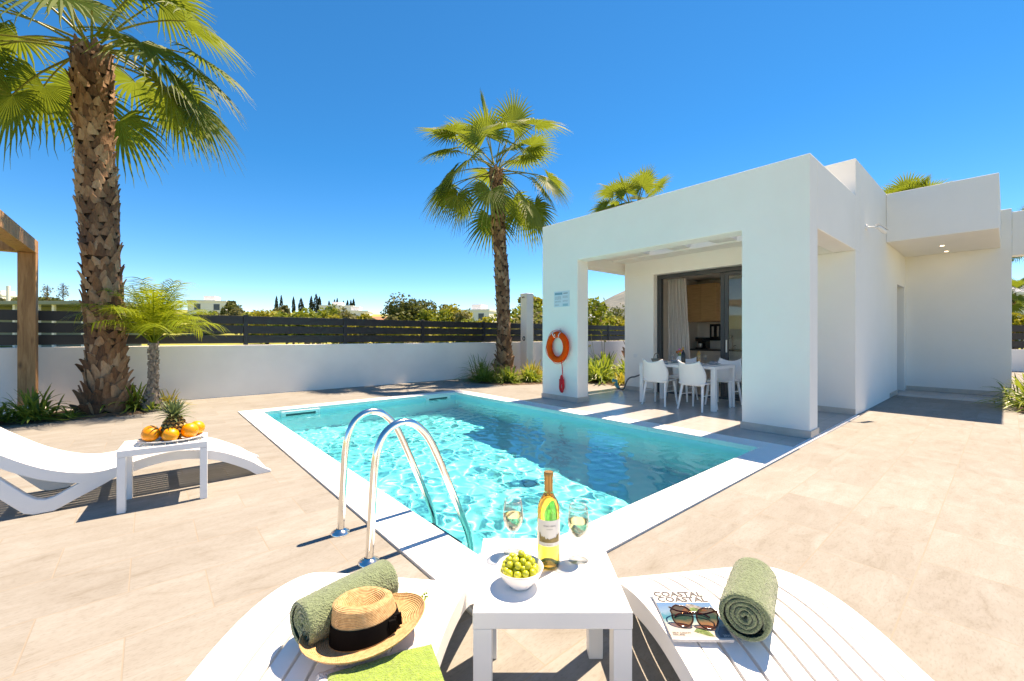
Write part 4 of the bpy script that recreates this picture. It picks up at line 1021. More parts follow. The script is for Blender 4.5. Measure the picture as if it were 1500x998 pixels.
def spiral_roll(name, label, p0, p1, r, mat, turns=3.6, seed=1):
    """rolled terry towel from p0 to p1 (world points on the roll axis)"""
    p0 = Vector(p0); p1 = Vector(p1); L = (p1-p0).length
    root = thing(name, label, 'towel', p0 - Vector((0,0,r)), group='rolled green towels')
    ax = (p1-p0).normalized(); side = ax.cross(Vector((0,0,1))).normalized(); up = side.cross(ax)
    def pt(a, rr, x): return ax*x + side*(rr*math.cos(a)) + up*(rr*math.sin(a)) + Vector((0,0,r))
    # outer sleeve with soft ends
    mb = MB(); nu, nx = 150, 120; rows = []
    inner = r*.80
    prof = [(0.004, inner)] + [(.0, inner + (r-inner)*.5)] + [(.004, r*.965), (.012, r)] + [(.012 + (L-.024)*k/nx, r) for k in range(1, nx)] + [(L-.012, r), (L-.004, r*.965), (L, inner + (r-inner)*.5), (L-.004, inner)]
    for x, rr in prof:
        row = []
        for k in range(nu):
            a = 2*PI*k/nu
            e = mnoise.noise(Vector((x*9+seed, math.cos(a)*.9, math.sin(a)*.9)))*.05 + mnoise.noise(Vector((x*150, a*9, seed*3.1)))*.020 + mnoise.noise(Vector((x*330, a*19, seed)))*.022
            sq = 1 - .045*max(0, -math.sin(a))**2
            row.append(pt(a, rr*(1+e)*sq, x))
        row.append(row[0]); rows.append(row)
    mb.strip(rows); mb.build('outer_wrap', MAT[mat], root, smooth='all')
    # spiral folds seen at each end
    th = r*.155
    for end in (0, 1):
        mb = MB(); rows = []; n = 200
        for i in range(n+1):
            a = -.4 + 2*PI*turns*i/n; rr = inner*(1-.03) - (inner*.86)*(i/n) 
            e = 1 + .10*mnoise.noise(Vector((a*.8, seed*2.0, end*5)))
            w = th*.62*(1 + .15*mnoise.noise(Vector((a*1.7, seed, 9))))
            xo = (.006 + .006*mnoise.noise(Vector((a*1.1, seed, 4)))) ; sgn = 1 if end == 0 else -1; xe = 0 if end == 0 else L
            row = []
            for q in range(9):
                an = PI*q/8; row.append(pt(a, rr*e + w*math.cos(an), xe + sgn*(xo + .016 - .016*math.sin(an)**.7)))
            deep = .06
            row = [pt(a, rr*e + w, xe + sgn*deep)] + row + [pt(a, rr*e - w, xe + sgn*deep)]
            rows.append(row)
        mb.strip(rows); mb.build('spiral_fold', MAT[mat], root, smooth='all')
    return root

def build_lounger_things():
    zs = .318
    spiral_roll('rolled_towel', 'long sage green towel roll lying slanted behind the straw hat', cam(-.648,1.292,zs+.0705), cam(-.452,1.545,zs+.0705), .0705, 'green_terry', seed=1)
    spiral_roll('rolled_towel', 'short sage green towel roll with its spiral end beside the magazine', cam(.722,1.318,zs+.074), cam(.885,1.545,zs+.074), .074, 'green_terry', seed=2)
    # straw hat: brim tilted, crown with pinch
    c = cam(-.455, 1.325, zs+.020)
    h = thing('straw_hat', 'natural straw trilby hat with a black ribbon lying on the lounger', 'hat', c)
    h.rotation_euler = (R(-2), R(-5), YAW-PI/2 + R(22))
    la, lb = .106, .086            # crown half axes
    mb = MB(); uv = []
    prof = []                       # (scale on crown ellipse, extra radius, z, v coordinate)
    for i in range(22):             # brim from edge to crown
        f = i/21; prof.append(('brim', 1-f))
    rows = []; uvs = []; n = 120; v = 0
    def brim_pt(a, f):
        rx = la + .078*f; ry = lb + .066*f
        z = .012 + .016*f**2*(1+.55*math.cos(2*a)) - .004*f*math.sin(a) + .010*max(0,f-.75)**1.5*8
        return Vector((rx*math.cos(a), ry*math.sin(a), z))
    def crown_pt(a, f):
        tap = 1 - .17*f; x = la*tap*math.cos(a); y = lb*tap*math.sin(a); z = .012 + .098*f + .010*f*math.cos(a)*-1
        if math.cos(a) > .3: y *= 1 - .22*f*(math.cos(a)-.3)
        return Vector((x, y, z))
    def top_pt(a, g):
        e = crown_pt(a, 1.0); q = Vector((e.x*g, e.y*g, e.z)); rim = .014*math.sin(PI*min(1,(1-g)*2.2))
        dent = -.034*math.exp(-((q.y/(lb*.30))**2) - (((q.x+.012)/(la*.62))**2))
        q.z += rim*.7 + dent*(1 - g**3); return q
    for i in range(26): rows.append([brim_pt(2*PI*k/n, 1 - i/26) for k in range(n+1)])
    for i in range(24): rows.append([crown_pt(2*PI*k/n, i/23) for k in range(n+1)])
    for i in range(1, 26): rows.append([top_pt(2*PI*k/n, max(.001, 1 - i/25)) for k in range(n+1)])
    mb.strip(rows); o = mb.build('straw_body', MAT['straw'], h, smooth='all')
    me = o.data; ul = me.uv_layers.new(name='UVMap')
    nn = n+1; rowd = [0]
    for i in range(1, len(rows)): rowd.append(rowd[-1] + (Vector(rows[i][30]) - Vector(rows[i-1][30])).length/.0042)
    for lp in me.loops:
        i, k = divmod(lp.vertex_index, nn); ul.data[lp.index].uv = (k*1.2, rowd[i])
    sm = o.modifiers.new('thick','SOLIDIFY'); sm.thickness = .003; sm.offset = -1
    mb = MB(); rows = []
    for z in (.004,.02,.04,.056):
        f = z/.100; rows.append([crown_pt(2*PI*k/n, f) * 1.0 + Vector((math.cos(2*PI*k/n), math.sin(2*PI*k/n), 0))*.0024 for k in range(n+1)])
    mb.strip(rows); rb = mb.build('ribbon', MAT['black_ribbon'], h, smooth='all')
    mb = MB(); a = -.62
    for s, w in ((-.016,.013),(.016,.013),(0,.006)):
        q = crown_pt(a, .30); nd = Vector((math.cos(a)*.9, math.sin(a), 0)).normalized(); t = Vector((-nd.y, nd.x, 0))
        cc = q + nd*.006 + t*s; mb.ball(cc, (.006,.006,.006), 8, 6); 
        mb.box(cc.x-w*.8, cc.x+w*.8, cc.y-.005, cc.y+.005, cc.z-.018, cc.z+.018)
    mb.build('bow', MAT['black_ribbon'], rb, bevel=.003)
    # lime towel with white ends, folded flat
    t = thing('folded_towel', 'folded lime green towel with white borders in front of the hat', 'towel', cam(-.362,1.158,zs), YAW-PI/2+R(24))
    def pad(x0, x1, y0, y1, z0, z1, m, nm, bend=0):
        mb = MB(); nx, ny = 40, 40; rows = []
        for j in range(ny+1):
            row = []
            for i in range(nx+1):
                u, v_ = i/nx, j/ny; e = min(u,1-u,v_,1-v_); dome = min(1, e/.06)**.5 if e > 0 else 0
                x, y = x0+(x1-x0)*u, y0+(y1-y0)*v_
                row.append((x, y, z0 + (z1-z0)*dome + .003*mnoise.noise(Vector((x*30,y*30,z1*90))) + .0012*mnoise.noise(Vector((x*260,y*260,1))) - bend*max(0,x-.10)**2))
            rows.append(row)
        mb.strip(rows); mb.strip([[(p[0],p[1],z0) for p in r_] for r_ in (rows[0], rows[-1])]); return mb.build(nm, MAT[m], t, smooth='all')
    pad(-.16,.155,-.20,.105,.001,.017,'white_terry','white_border',.9)
    pad(-.13,.160,-.135,.072,.0175,.027,'lime_terry','lime_panel',.9)
    # sprig on the slats behind the hat
    s = thing('green_sprig', 'small lime green flower sprig lying on the slats behind the hat', 'sprig', cam(-.365,1.475,zs+.004))
    d = cam(.09,.075); mb = MB(); mb.tube([(-d.x*.5,-d.y*.5,.002),(d.x*.1,d.y*.1,.006),(d.x*.45,d.y*.45,.010)], .0022, 6); mb.build('stem', MAT['sprig_green'], s, smooth=True)
    mb = MB(); rg = random.Random(4)
    for i in range(34):
        f = rg.random(); cpt = Vector((d.x*(.3+.33*f), d.y*(.3+.33*f), .012)) + Vector((rg.uniform(-1,1),rg.uniform(-1,1),rg.uniform(-.5,1)))*.010; mb.ball(cpt, .0042, 6, 5)
    mb.build('flower_head', MAT['sprig_green'], s, smooth='all')
    # magazine, slightly curled
    zc = zs + .001
    A = [cam(.513,1.568), cam(.703,1.568), cam(.690,1.316), cam(.499,1.319)]        # far left, far right, near right, near left
    m = thing('magazine', 'glossy magazine with a coast picture under the brown sunglasses', 'magazine', (0,0,0))
    ctr = (A[0]+A[1]+A[2]+A[3])/4; m.location = (ctr.x, ctr.y, zc)
    def P(u, v_, z):                                                             # u left-right, v near-far
        a = A[3].lerp(A[2], u); b_ = A[0].lerp(A[1], u); q = a.lerp(b_, v_); return (q.x-ctr.x, q.y-ctr.y, z + .003*(u-.5)**2)
    mb = MB(); g = 12
    mb.strip([[P(i/g, j/g, .0085) for i in range(g+1)] for j in range(g+1)]); o = mb.build('front_cover', MAT['cover_paper'], m, smooth='all')
    mb = MB()
    for k in range(3):
        z0 = .0005 + k*.0027; e = .006*k
        ring = [P(0,0,z0), P(1,0,z0), P(1,1,z0), P(0,1,z0)]; ring2 = [(p[0],p[1],z0+.0023) for p in ring]
        mb.add(ring+ring2, [(0,3,2,1),(4,5,6,7),(0,1,5,4),(1,2,6,5),(2,3,7,6),(3,0,4,7)])
    mb.build('pages', MAT['cover_paper'], m)
    mb = MB(); rows = [[P(i/g*.999+.0005, .03 + .70*j/g, .0089) for i in range(g+1)] for j in range(g+1)]; mb.strip(rows); pic = mb.build('cover_picture', MAT['cover_picture'], o, smooth='all')
    ul = pic.data.uv_layers.new(name='UVMap')
    for lp in pic.data.loops:
        j, i = divmod(lp.vertex_index, g+1); ul.data[lp.index].uv = (i/g, j/g)
    def blob(pts, mname, nm, z=.0093):
        b_ = MB(); b_.add([P(u, v_, z) for u, v_ in pts], [tuple(range(len(pts)))]); b_.build(nm, MAT[mname], o)
    blob([(.40,.55),(.48,.62),(.55,.70),(.64,.695),(.72,.66),(.80,.62),(.86,.545),(.7,.53),(.55,.53)], 'cover_rock', 'headland')
    blob([(.50,.535),(.56,.60),(.63,.625),(.70,.60),(.78,.56),(.74,.535),(.6,.525)], 'cover_green', 'headland_trees', .0096)
    blob([(.42,.14),(.50,.21),(.60,.20),(.68,.13),(.72,.05),(.62,.06),(.52,.10)], 'cover_green', 'palm_leaf', .0096)
    blob([(.80,.035),(.985,.035),(.985,.23),(.90,.24),(.80,.12)], 'cover_navy', 'corner_block', .0096)
    def words(txt, u0, u1, v0, v1, mname, z=.0099):
        vs, fs = text_mesh(txt, 1.0, bold=.022); xs = [p[0] for p in vs]; ys = [p[1] for p in vs]; x0, x1, y0, y1 = min(xs), max(xs), min(ys), max(ys)
        b_ = MB(); b_.add([P(u0+(u1-u0)*(p[0]-x0)/(x1-x0), v0+(v1-v0)*(p[1]-y0)/(y1-y0), z) for p in vs], fs); b_.build('lettering', MAT[mname], o)
    words('COASTAL', .03, .95, .865, .98, 'print_ink'); words('COASTAL', .06, .98, .745, .855, 'print_ink')
    words('SEA LIGHT', .05, .36, .10, .125, 'print_ink'); words('ISLES', .05, .24, .065, .09, 'print_ink'); words('2IN1', .86, .97, .045, .085, 'cover_paper')
    # sunglasses on the cover
    zg = zc + .0098
    f = cam(1,0); q = cam(0,1)
    gl = thing('sunglasses', 'brown tortoiseshell sunglasses with round lenses on the magazine', 'sunglasses', cam(.598,1.395,zg), YAW-PI/2+R(-8))
    rim_all = MB(); R_ = .031
    for sx_ in (-1,1):
        cx = sx_*.0385; tilt = .86
        def lp(a, rr, off=0):
            x = rr*math.cos(a)*1.06; y = rr*math.sin(a)*.93
            if math.sin(a) > .3 and math.cos(a)*sx_ > .3: x += sx_*.005; y += .003
            return Vector((cx + x, -.012 + y*math.cos(tilt), max(.0032, .0245 + y*math.sin(tilt)) + off))
        pts = [lp(a, R_) for a in [2*PI*k/36 for k in range(36)]]
        rim_all.tube(pts, .0026, 8, closed=True)
        lens = MB(); ring = [lp(a, R_-.001) for a in [2*PI*k/36 for k in range(36)]]; lens.add(ring + [lp(0,0)+Vector((0,-.002,.003))], [(k,(k+1)%36,36) for k in range(36)])
        lens.build('lens', MAT['brown_lens'], gl, smooth='all')
    rim_all.tube(smooth_path([(-.009,-.005,.031),(0,-.003,.034),(.009,-.005,.031)],4), .0024, 8); rim_all.build('frame', MAT['shell'], gl, smooth='all')
    for sx_ in (-1,1):
        mb = MB(); x = sx_*.073
        mb.tube(smooth_path([(x,.004,.040),(x*.99,.020,.030),(x*.55,.030,.012),(-x*.15,.036,.006),(-x*.55,.030,.005),(-x*.75,.018,.005)] if sx_ > 0 else [(x,.004,.040),(x*.99,.024,.028),(x*.5,.040,.008),(-x*.25,.046,.005),(-x*.6,.040,.004),(-x*.8,.026,.004)], 5), .0026, 8); mb.build('temple', MAT['shell'], gl, smooth='all')
    # petals blown onto the terrace edge
    pt_ = thing('fallen_petal', 'yellow fallen petal on the white strip by the right pier', 'petal', (6.66, 1.62, .02))
    mb = MB(); mb.ball((0,0,0), (.04,.025,.008), 10, 6, wob=.6); mb.build('blade', MAT['flower_yellow'], pt_, smooth='all')
build_lounger_things()
# ================================================================ palms and planting
def fan_leaf(mb, pm, base, d, Lp, Rb, rg, droop=.5, nseg=34, spread=2.35, fold=.25):
    """palmate leaf: curved stalk (into pm), then a pleated fan of split segments (into mb)"""
    d = Vector(d).normalized(); pts = []; p = Vector(base); t = d.copy()
    n = 7; sag = droop*.55*Lp/n
    for i in range(n+1):
        pts.append(p.copy()); t = (t + Vector((0,0,-sag*(.4+i/n)))).normalized(); p = p + t*(Lp/n)
    pm.tube(pts, [.022 - .012*i/n for i in range(n+1)], 5, caps=False)
    tip = pts[-1]; b = t.cross(Vector((0,0,1)))
    if b.length < .15: b = t.cross(d.cross(Vector((.3,.7,.2))))
    b.normalize(); up = b.cross(t).normalized()
    roll = rg.uniform(-.5,.5); b, up = b*math.cos(roll) + up*math.sin(roll), up*math.cos(roll) - b*math.sin(roll)
    t2 = (t + Vector((0,0,-.35*droop))).normalized(); up = b.cross(t2).normalized()
    dry = rg.random()
    for k in range(nseg):
        f = (k+.5)/nseg*2 - 1; a = f*spread + rg.uniform(-.012,.012)
        sd = t2*math.cos(a) + b*math.sin(a) + up*(fold*abs(f)**1.5*(.6) + .06*math.cos(a))
        sd.normalize(); L = Rb*(1 - .28*abs(f)**2.2)*rg.uniform(.93,1.06)
        side = (b*math.cos(a) - t2*math.sin(a)); side.normalize()
        nrm = sd.cross(side).normalized()
        rows = []; da = spread/nseg
        dr = droop*rg.uniform(.75,1.35)
        for i, s in enumerate((.02,.22,.45,.62,.78,.9,1.0)):
            r_ = s*L; w = min(r_*math.tan(da)*1.12, L*.55*math.tan(da)*1.05) * (1 if s < .5 else max(.05, (1-s)/.5*.95))
            q = tip + sd*r_ + Vector((0,0,-1))*(dr*.78*L*max(0,s-.30)**1.9)
            if s > .8: q += Vector((rg.uniform(-.02,.02),rg.uniform(-.02,.02),-.02*rg.random()))
            rows.append([q - side*w + nrm*w*.35, q - nrm*w*.15, q + side*w + nrm*w*.35])
        mb.strip(rows)

def boot_trunk(mb, core, path, rad, rg, step, per, size, flare=1.0, z_rough=1.2):
    """stem covered in old leaf bases; path = centre points, rad(f) radius"""
    path = smooth_path(path, 8); N = len(path); core.tube(path, [rad(i/(N-1))*.90 for i in range(N)], 16)
    lens = [0]
    for i in range(1, N): lens.append(lens[-1] + (path[i]-path[i-1]).length)
    tot = lens[-1]; s = .02; row = 0
    def at_s(s):
        for i in range(1, N):
            if lens[i] >= s: f = (s-lens[i-1])/(lens[i]-lens[i-1]); return path[i-1].lerp(path[i], f), (path[i]-path[i-1]).normalized()
        return path[-1], (path[-1]-path[-2]).normalized()
    while s < tot:
        c, t = at_s(s); r = rad(s/tot); low = max(0, 1 - s/z_rough)
        u = t.cross(Vector((1,0,0))).normalized(); w = t.cross(u)
        for k in range(per):
            a = 2*PI*(k + .5*(row % 2) + rg.uniform(-.18,.18))/per
            o = u*math.cos(a) + w*math.sin(a); g = (-u*math.sin(a) + w*math.cos(a))
            lean = rg.uniform(-.35,.35) + rg.choice((-1,1))*.55*low; k2 = size*rg.uniform(.75,1.3)*(1+.55*low)
            axis = (t*math.cos(lean) + g*math.sin(lean)).normalized(); sd = (g*math.cos(lean) - t*math.sin(lean)).normalized()
            b0 = c + o*r*.86 + t*rg.uniform(-.03,.03); bw = 2*PI*r/per*.62*(1+.2*low)
            rows = []; curl = rg.uniform(.06,.42) + .25*low*rg.random()
            for f, wf in ((0,1.0),(.35,.92),(.65,.62),(.88,.34),(1.0,.16)):
                q = b0 + axis*(k2*f) + o*(r*.10 + k2*curl*f**1.6); ww = bw*wf; th = .022*(1-.6*f)
                rows.append([q - sd*ww - o*th*.5, q - sd*ww*.55 + o*th, q + o*th*1.5, q + sd*ww*.55 + o*th, q + sd*ww - o*th*.5])
            mb.strip(rows)
            tip_ = rows[-1]; mb.add([tip_[0],tip_[2],tip_[4], tip_[2] - o*.03], [(0,1,3),(1,2,3)])
        s += step*rg.uniform(.85,1.15); row += 1

def fan_palm(label, base, path, r0, r1, crown, seed, nleaf, Lp, Rb, step=.115, per=9, size=.22, leaves=None, droop=1.0, trunk=True):
    rg = random.Random(seed)
    root = thing('fan_palm', label, 'palm tree', base)
    path = [Vector(p) for p in path]
    if trunk:
        mb = MB(); core = MB()
        rad = lambda f: r1 + (r0-r1)*max(0,1-f/.16)**1.6 + .012*math.sin(f*19+seed)
        boot_trunk(mb, core, path, rad, rg, step, per, size)
        tr = core.build('trunk', MAT['palm_core'], root, smooth='all'); mb.build('leaf_bases', MAT['boot'], tr)
    top = path[-1]; mb = MB(); pm = MB()
    if leaves is None:
        leaves = []
        for i in range(nleaf):
            f = (i+.5)/nleaf; el = 1.35 - 2.15*f**1.05; az = i*2.39996 + rg.uniform(-.25,.25); leaves.append((az, el))
    for az, el in leaves:
        el += rg.uniform(-.08,.08)
        d = (math.cos(az)*math.cos(el), math.sin(az)*math.cos(el), math.sin(el))
        b = top + Vector((math.cos(az)*r1*.5, math.sin(az)*r1*.5, rg.uniform(-.15,.2)+.15*math.sin(el)))
        fan_leaf(mb, pm, b, d, Lp*rg.uniform(.82,1.15)*(1 if el < .9 else .8), Rb*rg.uniform(.88,1.12), rg, droop*(.35 + .65*max(0,1-max(el,0)/1.3)))
    st = pm.build('leaf_stalks', MAT['petiole'], root, smooth='all'); mb.build('crown', MAT['fan_leaf'], root)
    return root

def strap_plant(label, loc, n, L, w, seed, mat='strap_leaf', group=None, name='strap_leaf_plant', upr=.9, flowers=0):
    rg = random.Random(seed); root = thing(name, label, 'plant', loc, group=group); mb = MB()
    for i in range(n):
        az = rg.uniform(0,2*PI); el = rg.uniform(.35,1.45)*upr; l = L*rg.uniform(.55,1.1); ww = w*rg.uniform(.7,1.2)
        p = Vector((rg.gauss(0,L*.13), rg.gauss(0,L*.13), 0)); d = Vector((math.cos(az)*math.cos(el), math.sin(az)*math.cos(el), math.sin(el))); t = Vector((-math.sin(az), math.cos(az), 0)); rows = []
        for k in range(8):
            f = k/7; q = p + d*(l*f) + Vector((0,0,-l*.62*f**2.4*math.cos(el)*1.1)); q.z = max(q.z, .01)
            wk = ww*(.55+.9*f)*(1-f**3.2) + .0008; up = d.cross(t)
            rows.append([q - t*wk - up*wk*.0 + Vector((0,0,wk*.4)), q, q + t*wk + Vector((0,0,wk*.4))])
        mb.strip(rows)
    mb.build('leaves', MAT[mat], root)
    if flowers:
        st = MB(); fl = MB()
        for i in range(flowers):
            a = rg.uniform(0,2*PI); tp = Vector((rg.uniform(-.2,.2), rg.uniform(-.2,.2), L*rg.uniform(.9,1.25))); st.tube([(0,0,0), tp], .006, 5)
            for q in range(9): fl.ball(tp + Vector((rg.uniform(-.04,.04),rg.uniform(-.04,.04),rg.uniform(-.03,.04))), .014, 6, 4)
        st.build('stems', MAT['petiole'], root); fl.build('buds', MAT['yellow_strap_leaf'], root)
    return root

def soil_bed(name, outline, z=.03):
    mb = MB(); n = len(outline); c = Vector((sum(p[0] for p in outline)/n, sum(p[1] for p in outline)/n, z))
    vs = [(p[0], p[1], .004) for p in outline] + [((p[0]*.8+c.x*.2), (p[1]*.8+c.y*.2), z*.8) for p in outline] + [c]
    fs = [(i,(i+1)%n,n+(i+1)%n,n+i) for i in range(n)] + [(n+i,n+(i+1)%n,2*n) for i in range(n)]
    mb.add(vs, fs); tag(mb.build(name, MAT['soil'], smooth='all'), kind='structure')

def build_planting():
    soil_bed('planting_bed', [(-2.05,9.35),(-1.2,9.22),(-.2,9.22),(.28,9.5),(.42,10.1),(.35,10.64),(-.5,10.64),(-1.4,10.3),(-2.0,9.9)])
    soil_bed('planting_bed', [(6.9,9.9),(6.75,9.2),(6.95,8.5),(7.6,8.15),(8.6,7.9),(9.2,7.2),(9.05,6.5),(10.2,6.4),(13.5,6.4),(15,8),(15,10.6),(10,10.64),(7.3,10.6)])
    soil_bed('planting_bed', [(10.95,-.10),(13.6,-.10),(13.7,-1.8),(11.6,-2.6),(10.5,-1.4)])
    # big palm at the left
    fan_palm('big fan palm with a thick shaggy trunk at the left, by the small palm', (-.56,9.78,0), [(0,0,0),(.0,.01,1.2),(-.06,.05,2.8),(-.13,.10,4.4),(-.17,.13,6.0)], .295, .228, None, 3, 24, 1.30, .92, step=.11, per=11, size=.175, droop=.92,
        leaves=[(-.71,.42),(-.52,.12),(-.88,-.02),(-.62,-.30),(-.35,-.12),(-.25,.35),(-1.05,.16),(-1.0,.62),(2.43,.28),(2.75,.0),(2.15,-.22),(2.95,.36),(3.15,.05),(2.55,-.40),(3.5,-.25),(3.4,.6),(-1.7,.22),(-2.2,.5),(-2.55,.14),(-1.5,1.1),(.3,1.2),(2.2,1.15),(-2.7,.85),(-.5,.85),(1.2,.5),(.6,.15),(1.7,.15),(.3,-.2),(1.3,-.3),(-1.9,.78)])
    # palm by the pool corner
    fan_palm('slimmer fan palm rising behind the far pool corner beside the shower pillar', (8.25,9.98,0), [(0,0,0),(-.03,.02,1.0),(-.06,.05,2.8),(-.13,.13,4.4),(-.20,.20,6.3)], .27, .185, None, 12, 20, 1.45, 1.0, step=.11, per=9, size=.16, droop=.85,
        leaves=[(2.3,1.38),(-1.0,1.25),(.3,1.05),(3.6,1.0),(2.1,.90),(-.7,.75),(1.0,.6),(4.2,.5),(2.6,.42),(-.45,.30),(.55,.1),(3.5,.1),(2.2,.10),(2.45,-.22),(-1.0,.0),(-.6,-.15),(-.4,-.50),(3.0,-.45),(1.0,-.5),(2.2,-.62),(3.9,-.7),(5.0,-.6),(2.8,.75),(-.2,.6),(.2,-.4),(-2.0,.25),(1.5,1.15),(3.1,.62),(-1.5,.6),(.2,.75),(2.9,-.05)])
    # palms behind the house
    for px, d, zt, sd, lb in ((930,16.6,7.05,5,'fan palm whose top shows above the porch roof'),(1337,27,10.3,6,'fan palm whose top shows above the side canopy'),(1522,21,7.2,7,'fan palm whose fronds enter at the right above the carport beam')):
        p = at(px, d); fan_palm(lb, p, [(0,0,0),(.03,0,zt*.5),(.0,.02,zt-.9)], .4, .28, None, sd, 26, 1.0, .85 if sd != 6 else 1.3, step=.3, per=8, size=.3, droop=.7)
    p = at(1479, 34); fan_palm('small distant fan palm seen under the carport beam', p, [(0,0,0),(0,0,2.4),(0,0,4.6)], .35, .28, None, 9, 18, 1.0, 1.0, step=.4, per=7, size=.3, droop=.9)
    # young feather palm
    rg = random.Random(17); root = thing('young_palm', 'young yellow-green feather palm on a thin trunk beside the big palm', 'palm tree', (.03,9.52,0))
    core = MB(); mb = MB(); tp = [(0,0,0),(.0,.02,.3),(.02,.0,.62),(.015,.0,.98),(.02,.0,1.16)]
    boot_trunk(mb, core, tp, lambda f: .052 + .075*max(0,1-f/.35)**1.5, rg, .07, 6, .075, z_rough=.3)
    tr = core.build('trunk', MAT['grey_trunk'], root, smooth='all'); mb.build('leaf_bases', MAT['grey_trunk'], tr)
    lf = MB(); st = MB(); top = Vector((.02,0,1.14))
    for i in range(38):
        f = (i+.5)/38; el = 1.50 - .85*f; az = i*2.39996 + rg.uniform(-.3,.3); L = rg.uniform(.9,1.18)
        d = Vector((math.cos(az)*math.cos(el), math.sin(az)*math.cos(el), math.sin(el))); p = top.copy(); pts = [p.copy()]; n = 16
        for k in range(n):
            d = (d + Vector((0,0,-.092*(.1+1.6*(k/n)**1.2)))).normalized(); p = p + d*(L/n); pts.append(p.copy())
        st.tube(pts, [.012 - .0095*k/n for k in range(n+1)], 5, caps=False)
        for k in range(4, n+1):
            for sub in (0,.5):
                c = pts[k].lerp(pts[min(k+1,n)], sub); t = (pts[min(k+1,n)]-pts[k-1]).normalized(); s = t.cross(Vector((0,0,1))).normalized(); u = s.cross(t)
                for sg in (-1,1):
                    ll = (.44 - .22*abs(k/n-.55)*1.6)*rg.uniform(.8,1.15); ld = (s*sg*.8 + t*.62 + u*rg.uniform(.0,.30)).normalized(); side = ld.cross(u).normalized(); rows = []
                    for q in range(5):
                        g = q/4; cp = c + ld*(ll*g) + Vector((0,0,-.55*ll*g**2)); w = .0062*(1-g**2)+.0008; rows.append([cp - side*w, cp + side*w])
                    lf.strip(rows)
    st.build('leaf_stalks', MAT['feather_leaf'], root, smooth='all'); lf.build('crown', MAT['feather_leaf'], root)
    # low planting at the big palm
    for x, y, n, L, w, sd, m, lb in ((-1.33,9.42,150,.66,.018,1,'strap_leaf','bushy strap leaved plant left of the big palm trunk'),(-1.72,9.5,80,.5,.016,2,'strap_leaf','low strap leaved plant at the foot of the timber post'),
                         (-.18,9.75,110,.66,.016,3,'strap_leaf','strap leaved plant between the two palm trunks on the left'),(-.95,9.36,26,.26,.015,4,'strap_leaf','tiny strap leaved tuft in front of the big palm roots'),
                         (.02,9.36,24,.22,.012,5,'strap_leaf','tiny leafy tuft at the foot of the young palm'),(.26,9.66,50,.40,.014,6,'yellow_strap_leaf','yellowish tuft to the right of the young palm')):
        strap_plant(lb, (x,y,.03), n, L, w, sd, m)
    # planting round the middle palm
    g = 'low plants in the bed round the middle palm'
    for x, y, n, L, w, sd, m, lb in ((7.35,9.9,200,.98,.011,11,'strap_leaf','dark grassy tussock at the left end of the middle palm bed'),(7.05,9.35,150,.58,.02,12,'strap_leaf','low leafy plant in front of the dark tussock by the pool corner'),
                         (7.45,8.85,160,.60,.019,13,'strap_leaf','leafy plant nearest the pool in front of the middle palm'),(7.95,8.55,150,.58,.019,14,'strap_leaf','spreading leafy plant right of the middle palm trunk'),
                         (8.35,8.9,170,.74,.017,15,'yellow_strap_leaf','yellow-green strap plant in front of the shower pillar'),(8.75,8.4,160,.70,.018,16,'yellow_strap_leaf','yellow-green strap plant beside the lifebuoy pier'),
                         (7.75,9.35,90,.5,.02,17,'strap_leaf','leafy plant hugging the middle palm trunk'),(9.1,9.6,60,.60,.012,18,'strap_leaf','taller leafy plant behind the shower pillar foot')):
        strap_plant(lb, (x,y,.03), n, L, w, sd, m, g)
    tl = strap_plant('tall thin stemmed plant against the wall left of the lifebuoy pier', (10.0,9.3,.03), 30, .5, .012, 19, 'strap_leaf', flowers=3)
    # dense bed seen between the pier and the back wall
    g = 'plants in the bed beyond the porch'
    k = 0
    for x, y, n, L, w, m, lb in ((9.5,7.35,130,.95,.024,'strap_leaf','glossy strap plant in the porch bed next to the lifebuoy pier'),(10.1,7.9,130,1.05,.026,'strap_leaf','tall glossy strap plant in the middle of the porch bed'),(10.9,8.3,130,1.1,.026,'strap_leaf','tall strap plant in the porch bed close to the boundary wall'),
                    (10.4,7.1,130,1.0,.026,'strap_leaf','broad strap plant in the porch bed by the house wall'),(9.75,6.75,70,.52,.016,'yellow_strap_leaf','yellow striped strap plant at the porch edge beside the hose'),(9.3,6.55,50,.40,.014,'yellow_strap_leaf','low yellow strap plant at the front corner of the porch bed'),
                    (11.4,7.3,130,1.1,.026,'strap_leaf','tallest strap plant in the porch bed beside the house wall'),(9.2,7.9,110,.8,.018,'strap_leaf','dense strap plant in the porch bed hidden partly by the pier'),(9.9,9.0,130,1.0,.024,'strap_leaf','strap plant in the porch bed under the boundary wall')):
        k += 1; strap_plant(lb, (x,y,.03), n, L, w, 30+k, m, g, flowers=2 if k in (2,3) else 0)
    # right edge beside the niche
    g = 'plants by the end wall on the right'
    for x, y, n, L, w, m, lb in ((11.45,-.30,140,.85,.015,'strap_leaf','arching strap plant at the right edge in front of the end wall'),(12.2,-.42,140,.95,.017,'strap_leaf','dark strap plant against the end wall on the right'),(12.9,-.75,150,1.0,.018,'yellow_strap_leaf','yellow-green strap plant behind the concrete post on the right')):
        k += 1; strap_plant(lb, (x,y,.03), n, L, w, 50+k, m, g)
    tw = strap_plant('thin seedling growing from the paving at the end wall', (12.2,.02,.01), 12, .55, .008, 77, 'yellow_strap_leaf', upr=1.0)
    # short concrete post in that bed
    cp = thing('garden_post', 'short pale concrete post among the plants at the right edge', 'post', (14.6,-1.15,0))
    mb = MB(); mb.box(-.16,.16,-.16,.16,0,.78); mb.build('shaft', MAT['concrete'], cp, bevel=.01)
    mb = MB(); mb.box(-.19,.19,-.19,.19,.7805,.84); mb.build('cap', MAT['boundary_render'], cp, bevel=.01)
